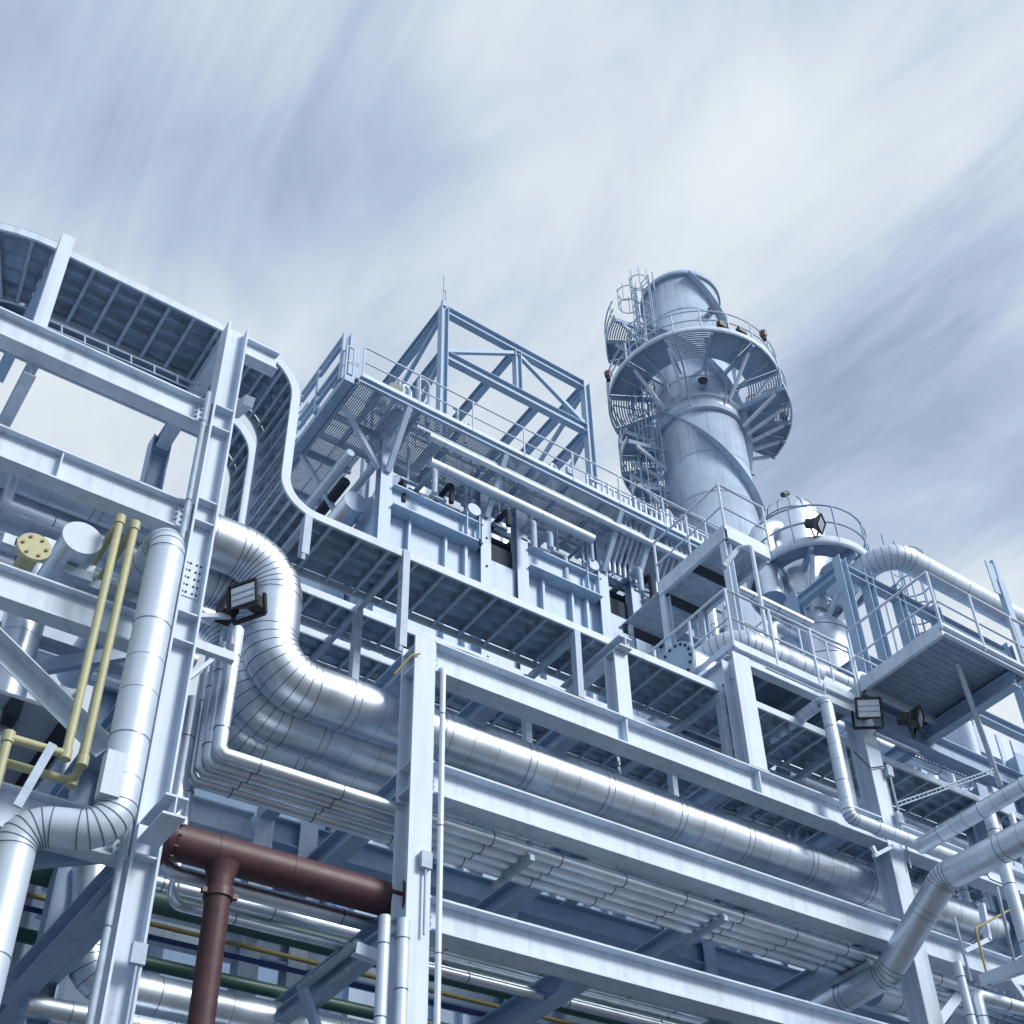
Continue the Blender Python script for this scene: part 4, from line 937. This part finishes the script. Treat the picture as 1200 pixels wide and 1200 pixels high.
# hanging wires
for pts, lab in (([A(1170, 960, y=9.5), A(1140, 1000, y=9.5), A(1160, 1030, y=9.5), A(1195, 1045, y=9.0)], 'black cable looped over the big silver pipe at the right'), ([A(1000, 880, y=9.97), A(1020, 900, y=9.96), A(1035, 898, y=9.97)], 'black cable loop on the right column')):
    single('cable', MB('rubber').tube(pts, 0.01, 6), lab, 'cable', pts[0])
# cable ladders under right platform
cl = MB('galv')
for a, b in ((A(1050, 878, y=10.6), A(1150, 918, y=10.6)), (A(1052, 945, y=9.6), A(1165, 905, y=9.6))):
    n = 24; up = Vector((0, 0, 0.06))
    cl.tube([a, b], 0.012, 6); cl.tube([a + up, b + up], 0.012, 6)
    for k in range(n): cl.tube([a.lerp(b, k / n), a.lerp(b, k / n) + up], 0.009, 5)
single('ladder_rack', cl, 'thin galvanised wire trays under the right platform', 'ladder rack', A(1050, 878, y=10.6))
small_pipe('conduit', 'galvanised tube holding the two floodlights under the right platform', 'conduit', [A(1025, 860, y=9.85), A(1075, 882, y=9.85)], 0.1, 0.035, 'galv')

for pts, R_, rr, m, lab in (([(12.6, 12.9, 13.3), (12.6, 12.9, 15.4), (16.5, 12.9, 15.4)], 0.2, 0.13, 'clad', 'silver pipe rising behind the middle platform and turning right'),
        ([(13.0, 12.2, 13.3), (13.0, 12.2, 16.4)], 0.1, 0.07, 'cladw', 'short pale capped standpipe behind the middle platform'),
        ([(14.2, 12.6, 12.0), (14.2, 12.6, 16.8), (14.2, 14.5, 16.8)], 0.2, 0.1, 'clad', 'silver pipe rising left of the vessel'),
        ([(15.2, 13.4, 11.0), (15.2, 13.4, 17.4), (17.8, 13.4, 17.4)], 0.25, 0.16, 'cladw', 'pale pipe rising in front of the vessel and turning right'),
        ([(16.2, 12.4, 11.0), (16.2, 12.4, 15.0)], 0.1, 0.05, 'galv', 'thin grey standpipe in front of the vessel'),
        ([(13.6, 11.6, 14.2), (18.0, 11.6, 14.2)], 0.1, 0.11, 'clad', 'silver pipe running level behind the right column head'),
        ([(13.4, 11.9, 13.0), (18.0, 11.9, 13.0)], 0.1, 0.2, 'cladw', 'thick pale pipe running level behind the right column head')):
    small_pipe('insulated_pipe', lab, 'pipe', pts, R_, rr, m, 0.8, 20)
for k, (x, y, z) in enumerate(((12.2, 11.6, 14.6), (13.3, 12.0, 15.0), (14.6, 12.4, 15.5))):
    t = Thing('valve', ('small handwheel valve behind the middle platform at its left', 'small handwheel valve behind the middle platform at its centre', 'small handwheel valve right of the middle platform')[k], 'valve', (x, y, z - 1.3))
    t.part('body', MB('steel2').tube([(x, y, z - 1.35), (x, y, z)], 0.035, 10).tube([(x, y, z - 0.75), (x, y, z - 0.35)], 0.1, 14))
    t.part('handwheel', MB('steel').tube([(x + 0.14 * math.cos(a), y + 0.14 * math.sin(a), z) for a in [2 * math.pi * i / 18 for i in range(19)]], 0.015, 6).bar((x - 0.14, y, z), (x + 0.14, y, z), 0.02, 0.012).bar((x, y - 0.14, z), (x, y + 0.14, z), 0.02, 0.011))
for pts, R_, rr, m, lab in (([(14.9, 11.2, 13.5), (14.9, 11.2, 15.2), (16.9, 11.2, 15.2), (16.9, 11.2, 13)], 0.18, 0.06, 'cladw', 'thin pale pipe loop between the middle and right platforms'),
        ([(13.7, 13.2, 14.0), (13.7, 13.2, 18.4), (16.5, 13.2, 18.4)], 0.2, 0.08, 'clad', 'silver pipe bent along the upper landing towards the vessel'),
        ([(16.9, 14.6, 14.0), (16.9, 14.6, 19.6), (18.4, 14.8, 19.6)], 0.25, 0.12, 'clad', 'silver pipe entering the vessel low on its left'),
        ([(12.0, 13.6, 13.3), (12.0, 13.6, 16.6)], 0.1, 0.05, 'galv', 'grey standpipe behind the left part of the middle platform'),
        ([(11.2, 13.3, 13.0), (11.2, 13.3, 15.0), (12.6, 13.3, 15.0)], 0.15, 0.07, 'clad', 'silver pipe bent behind the blind flange'),
        ([(17.4, 11.9, 11.0), (17.4, 11.9, 16.6), (19.4, 11.9, 16.6)], 0.2, 0.09, 'clad', 'silver pipe rising behind the right platform railing')):
    small_pipe('insulated_pipe', lab, 'pipe', pts, R_, rr, m, 0.7, 18)
t = Thing('platform', 'small grated stage with handrail in front of the vessel behind the middle platform', 'platform', (16.0, 13.5, 16.2))
grating(t, 14.6, 17.4, 12.6, 14.4, 16.2, 0.05, 'x', w=0.026)
t.part('edge_beam', MB('steel').channel((14.55, 12.55, 16.15), (17.45, 12.55, 16.15), 0.18, 0.08, side=1)); t.part('edge_beam', MB('steel').channel((14.55, 12.6, 16.15), (14.55, 14.4, 16.15), 0.18, 0.08, side=-1))
for x, y in ((14.6, 12.65), (17.35, 12.65)): t.part('leg', MB('steel').ibeam((x, y, 11.0), (x, y, 16.05), 0.14, 0.14, 0.014, 0.01, (1, 0, 0)))
railing(t, [(14.55, 14.4, 16.22), (14.55, 12.55, 16.22), (17.45, 12.55, 16.22)], 1.05, 0.8, 0.022)
# --- upper landing
UP = Thing('platform', 'upper railed landing with grating left of the vessel, on tall legs', 'platform', (12.9, 12, 17.3))
UZ = 17.3
UP.part('edge_beam', MB('steel').channel((12.35, 11.3, UZ - 0.1), (12.35, 13.1, UZ - 0.1), 0.2, 0.08, side=-1))
UP.part('edge_beam', MB('steel').channel((12.35, 11.3, UZ - 0.1), (13.35, 11.3, UZ - 0.1), 0.2, 0.08, side=1))
UP.part('edge_beam', MB('steel').channel((13.35, 11.35, UZ - 0.1), (13.35, 14.4, UZ - 0.1), 0.2, 0.08))
grating(UP, 12.4, 13.3, 11.36, 14.4, UZ - 0.02, 0.045, 'x', w=0.025)
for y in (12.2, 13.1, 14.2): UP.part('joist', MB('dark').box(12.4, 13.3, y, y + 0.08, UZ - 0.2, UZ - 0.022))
railing(UP, [(12.33, 13.1, UZ), (12.33, 11.28, UZ), (13.4, 11.28, UZ)], 1.1, 0.75, 0.024)
for x, y in ((12.4, 11.4), (12.4, 13.05), (13.3, 13.05)): UP.part('leg', MB('steel').ibeam((x, y, 13.0), (x, y, UZ - 0.2), 0.14, 0.14, 0.014, 0.01, (1, 0, 0)))
lp = A(880, 640, y=10.6)
small_pipe('lamp_pole', 'bent tubular lamp pole with a long lamp arm between the two platforms', 'lamp', [(A(905, 780, y=10.6).x, 10.6, 13.3), (lp.x, 10.6, lp.z), (lp.x - 0.12, 10.75, lp.z + 0.02), (lp.x - 0.25, 10.9, lp.z - 0.15)], 0.06, 0.035, 'steel')
single('strip_lamp', MB('galv').bar(A(848, 665, y=10.9), A(864, 645, y=10.8), 0.1, 0.08), 'long flat strip lamp hanging from the bent pole', 'lamp', A(856, 655, y=10.9))

# --- vessel
VX, VY = 18.75, 15.0
VS = Thing('exhaust_vessel', 'silver clad vessel with domed head and narrow neck beside the stack', 'vessel', (VX, VY, 0))
zh = A(925, 600, y=VY).z
VS.part('head', MB('clad').lathe((VX, VY, 0), [(0.76, 22.25), (0.79, 23.7), (0.74, 23.98), (0.58, 24.22), (0.29, 24.34), (0.01, 24.37)], 36))
sm = MB('seam')
for k in range(16):
    a = k * math.pi / 8; sm.tube([(VX + rr * math.cos(a), VY + rr * math.sin(a), zz) for rr, zz in ((0.795, 23.66), (0.745, 23.985), (0.585, 24.23), (0.29, 24.35))], 0.009, 5)
sm.ring((VX, VY, 23.7), (0, 0, 1), 0.79, 0.02, 0.008, 36); VS.part('head_seams', sm)
VS.part('cone', MB('clad').lathe((VX, VY, 0), [(0.76, 22.25)] + [(0.76 - 0.3 * k / 20 + (0.025 if k % 2 else 0), 22.24 - 0.98 * k / 20) for k in range(21)], 36))
VS.part('neck', MB('clad').lathe((VX, VY, 0), [(0.46, 21.26), (0.46, 20.7), (0.5, 20.65), (0.82, 20.2), (0.88, 20.0), (0.88, 17.9), (0.98, 17.3), (0.98, 0)], 36))
for z, rr in ((21.2, 0.46), (20.8, 0.47), (20.0, 0.88), (19.2, 0.88), (18.3, 0.88)): VS.part('neck_band', MB('seam2').ring((VX, VY, z), (0, 0, 1), rr, 0.02, 0.008, 36))
VS.part('nozzle', MB('clad').tube(poly(fillet([(VX - 0.5, VY - 0.1, 23.2), (VX - 1.05, VY + 0.1, 23.2), (VX - 1.05, VY + 0.1, 21.0)], 0.35, 6)), 0.3, 20))
PR = 1.48; pcx, pcy, pz = VX + 0.2, VY - 0.1, 21.95
root = VS.part('platform', MB('steel').lathe((pcx, pcy, 0), [(PR - 0.03, pz - 0.12), (PR + 0.02, pz - 0.12), (PR + 0.02, pz + 0.12), (PR - 0.03, pz + 0.12), (PR - 0.03, pz - 0.12)], 48))
for k in range(8):
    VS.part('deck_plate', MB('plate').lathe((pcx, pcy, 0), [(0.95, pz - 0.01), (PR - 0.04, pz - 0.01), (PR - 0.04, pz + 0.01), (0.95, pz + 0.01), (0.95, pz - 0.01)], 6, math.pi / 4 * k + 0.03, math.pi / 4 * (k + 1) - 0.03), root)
    a = math.pi / 4 * k; e = Vector((math.cos(a), math.sin(a), 0)); c = Vector((pcx, pcy, pz))
    VS.part('radial_beam', MB('steel2').bar(Vector((VX, VY, pz - 0.12)) + e * 0.5, c + e * (PR - 0.04) - Vector((0, 0, 0.12)), 0.09, 0.2), root)
    VS.part('strut', MB('steel').bar(Vector((VX, VY, pz - 1.5)) + e * 0.46, c + e * (PR - 0.2) - Vector((0, 0, 0.24)), 0.09, 0.09), root)
mb = MB('steel2')
for h in (0.58, 1.12): mb.tube([(pcx + PR * math.cos(a), pcy + PR * math.sin(a), pz + h) for a in [2 * math.pi * i / 48 for i in range(49)]], 0.026, 6)
VS.part('handrail', mb, root)
for k in range(9):
    a = 2 * math.pi * k / 9 + 0.2; p = Vector((pcx + PR * math.cos(a), pcy + PR * math.sin(a), pz)); VS.part('post', MB('steel2').tube([p, p + Vector((0, 0, 1.12))], 0.026, 6), root)
single('handwheel_valve', MB('green').tube([A(922, 592, y=14.8), A(932, 596, y=14.8)], 0.1, 10).tube([A(917, 580, y=14.8), A(923, 578, y=14.8)], 0.07, 8).tube([A(920, 580, y=14.8), A(924, 592, y=14.8)], 0.03, 6), 'small green handwheel valve on the dome of the vessel', 'valve', A(924, 592, y=14.8))
# --- duct from the vessel
DY = 12.65
big_pipe('insulated_pipe', 'pale insulated duct leaving the vessel and bending to run right against the sky', 'pipe', [(19.05, 14.4, 21.3), (19.05, DY, 21.3), (29, DY, 21.3)], 0.6, 0.29, 'cladw', 1.4, 28, 8)
# frame legs behind the duct, caged ladder
t = Thing('duct_trestle', 'steel legs and beams under the vessel duct behind the right platform', 'support', (19.2, 12.9, 0))
for x, y in ((17.9, 13.2), (18.7, 13.2), (19.7, 13.2), (17.9, 14.6), (21.0, 13.2), (23.6, 13.2)): t.part('leg', MB('steel2').ibeam((x, y, 0), (x, y, 20.9), 0.22, 0.22, 0.016, 0.012, (1, 0, 0)))
for z in (18.2, 20.7): 
    t.part('beam', beam_x(18.02, 23.4, 13.1, 13.3, z, 0.24, 'steel2')); t.part('beam', beam_y(17.9, 13.32, 14.48, z, 0.24, 0.18, 'steel2'))
for a, b in (((18.7, 13.2, 15.5), (19.7, 13.2, 18.0)), ((21.0, 13.2, 18.2), (23.6, 13.2, 20.6)), ((17.9, 13.3, 16), (17.9, 14.5, 18))): t.part('brace', MB('steel2').bar(a, b, 0.09, 0.09))
grating(t, 18.1, 20.8, 13.35, 14.5, 18.25, 0.05, 'x', w=0.025)
t = Thing('caged_ladder', 'caged vertical ladder standing behind the duct at the right of the vessel', 'ladder', (21.3, 13.75, 16))
cx_, cy_ = 21.3, 13.75
lad = MB('steel2')
for s in (-0.22, 0.22): lad.tube([(cx_ + s, cy_ + 0.35, 14), (cx_ + s, cy_ + 0.35, 24.0)], 0.025, 6)
for k in range(33): lad.tube([(cx_ - 0.22, cy_ + 0.35, 14 + 0.3 * k), (cx_ + 0.22, cy_ + 0.35, 14 + 0.3 * k)], 0.014, 5)
t.part('ladder', lad)
cg = MB('steel2')
for k in range(9):
    z = 16.0 + k * 0.88
    cg.tube([(cx_ + 0.42 * math.cos(a), cy_ + 0.42 * math.sin(a), z) for a in [2 * math.pi * i / 24 for i in range(25)]], 0.02, 6)
for k in range(7):
    a = math.pi * (1.0 + k / 6 * 1.0) - 0.0; cg.tube([(cx_ + 0.42 * math.cos(a), cy_ + 0.42 * math.sin(a), 16), (cx_ + 0.42 * math.cos(a), cy_ + 0.42 * math.sin(a), 23.04)], 0.02, 6)
t.part('ladder_cage', cg)
# mast at the far right
mp0 = A(1196, 757, y=9.6); mp1 = A(1158, 655, y=9.6); xm_ = mp0.x
t = Thing('mast', 'upright steel mast with a ragged top plate at the far right against the sky', 'mast', (xm_, 9.6, 0))
t.part('pole', MB('steel2').box(xm_ - 0.09, xm_ + 0.09, 9.55, 9.65, 0, mp1.z - 0.5).box(xm_ - 0.05, xm_ + 0.05, 9.56, 9.64, mp1.z - 0.5, mp1.z))
t.part('plate', MB('steel2').box(xm_ - 0.28, xm_ - 0.05, 9.58, 9.6, mp1.z - 0.9, mp1.z - 0.12))
for k, (x, w, zt_) in enumerate(((16.2, 0.2, 12.9), (17.6, 0.2, 14.0))):
    MR.part('column', hcol_y(x, x + 0.26, 10.31, 10.6, 0, zt_, 'steel2'))
# stepped pale units in the gap under the right platform
t = Thing('louvre_unit', 'stepped pale louvre units seen past the right platform edge', 'louvres', (19, 10.6, 14))
for k in range(5): t.part('unit', MB('steel').box(17.0 + 0.42 * k, 17.36 + 0.42 * k, 10.7, 11.2, 14.1 + 0.02 * k, 14.65 + 0.02 * k))

for k, (y, z, rr, m) in enumerate(((10.08, Z2 + 0.02, 0.018, 'rubber'), (10.2, Z1 + 0.02, 0.02, 'galv'), (10.15, Z3 + 0.03, 0.022, 'galv'), (10.06, Z1 + 0.018, 0.014, 'rubber'))):
    pts = [(5.95 + 0.4 * i, y + 0.02 * math.sin(i * 1.7 + k), z + rr) for i in range(18)]
    single('cable', MB(m).tube(pts, rr, 6), ('black cable lying along the top of the middle beam', 'grey conduit lying along the top of the upper beam', 'grey conduit lying along the top of the lowest beam', 'thin black cable lying along the top of the upper beam')[k], 'cable', pts[0])
for k, (px, py, y) in enumerate(((1040, 905, 9.97), (1052, 960, 9.97), (497, 1010, 9.985), (160, 1120, 9.88))):
    p = A(px, py, y=y); single('junction_box', MB('galv').box(p.x - 0.06, p.x + 0.06, y - 0.06, y, p.z - 0.09, p.z + 0.09).tube([(p.x, y - 0.03, p.z - 0.09), (p.x, y - 0.03, p.z - 0.8)], 0.014, 6), ('small grey junction box on the right column, upper', 'small grey junction box on the right column, lower', 'small grey junction box on the face of the near column', 'small grey junction box low on the tall column')[k], 'junction box', p)
# ================================================================== FLOODLIGHTS
def flood(c, look, up, s, label, group='black floodlights'):
    c = Vector(c); n, sd, u = basis(Vector(look), up)
    t = Thing('floodlight', label, 'floodlight', c, group)
    w, h, dp = 0.2 * s, 0.16 * s, 0.2 * s
    fr = [c + sd * a * w + u * b * h for a, b in ((-1, -1), (1, -1), (1, 1), (-1, 1))]
    bk = [c - n * dp + sd * a * w * 0.45 + u * b * h * 0.5 for a, b in ((-1, -1), (1, -1), (1, 1), (-1, 1))]
    t.part('housing', MB('black').hexa(bk + fr))
    rim = MB('black')
    for i in range(4): rim.bar(fr[i] + n * 0.012, fr[(i + 1) % 4] + n * 0.012, 0.03 * s, 0.03 * s, n)
    t.part('bezel', rim)
    gl = [c + n * 0.006 + sd * a * w * 0.86 + u * b * h * 0.86 for a, b in ((-1, -1), (1, -1), (1, 1), (-1, 1))]
    t.part('glass', MB('lens').hexa([p - n * 0.004 for p in gl] + gl))
    for q in (-0.3, 0.25): t.part('added_glass_bar', MB('galv').bar(c + n * 0.010 - sd * w * 0.8 + u * h * q, c + n * 0.010 + sd * w * 0.8 + u * h * q, 0.02 * s, 0.006, n))  # added bars on the glass imitate the bands across the lamp face
    t.part('gear_box', MB('black').hexa([p - n * dp * 0.95 for p in bk] + [p - n * 0.003 for p in bk]))
    t.part('yoke', MB('black').bar(c - sd * w * 1.15 - n * dp * 0.6, c - sd * w * 1.15 - n * dp * 0.6 - u * h * 1.7, 0.03, 0.04).bar(c + sd * w * 1.15 - n * dp * 0.6, c + sd * w * 1.15 - n * dp * 0.6 - u * h * 1.7, 0.03, 0.04).bar(c - sd * w * 1.15 - n * dp * 0.6 - u * h * 1.75, c + sd * w * 1.15 - n * dp * 0.6 - u * h * 1.75, 0.04, 0.03))
    return t
fl = flood(A(285, 697, y=9.75), (-0.84, -0.5, -0.22), (0, 0, 1), 0.8, 'black floodlight on a bracket beside the big silver bend at the left')
fc_ = A(268, 706, y=9.95); fl.part('control_box', MB('black').box(fc_.x - 0.05, fc_.x + 0.1, 9.9, 10.15, fc_.z - 0.13, fc_.z + 0.1))
flood(A(1018, 830, y=9.7), (-0.55, -0.8, -0.35), (0, 0, 1), 0.95, 'square black floodlight facing the viewer on top of the right column')
flood(A(1078, 842, y=9.6), (0.48, -0.82, -0.3), (0, 0, 1), 0.85, 'black floodlight seen from the side under the right platform')
flood(A(962, 614, y=13.5), (0.45, -0.8, -0.45), (0, 0, 1), 0.95, 'dark floodlight on the railing of the vessel platform')
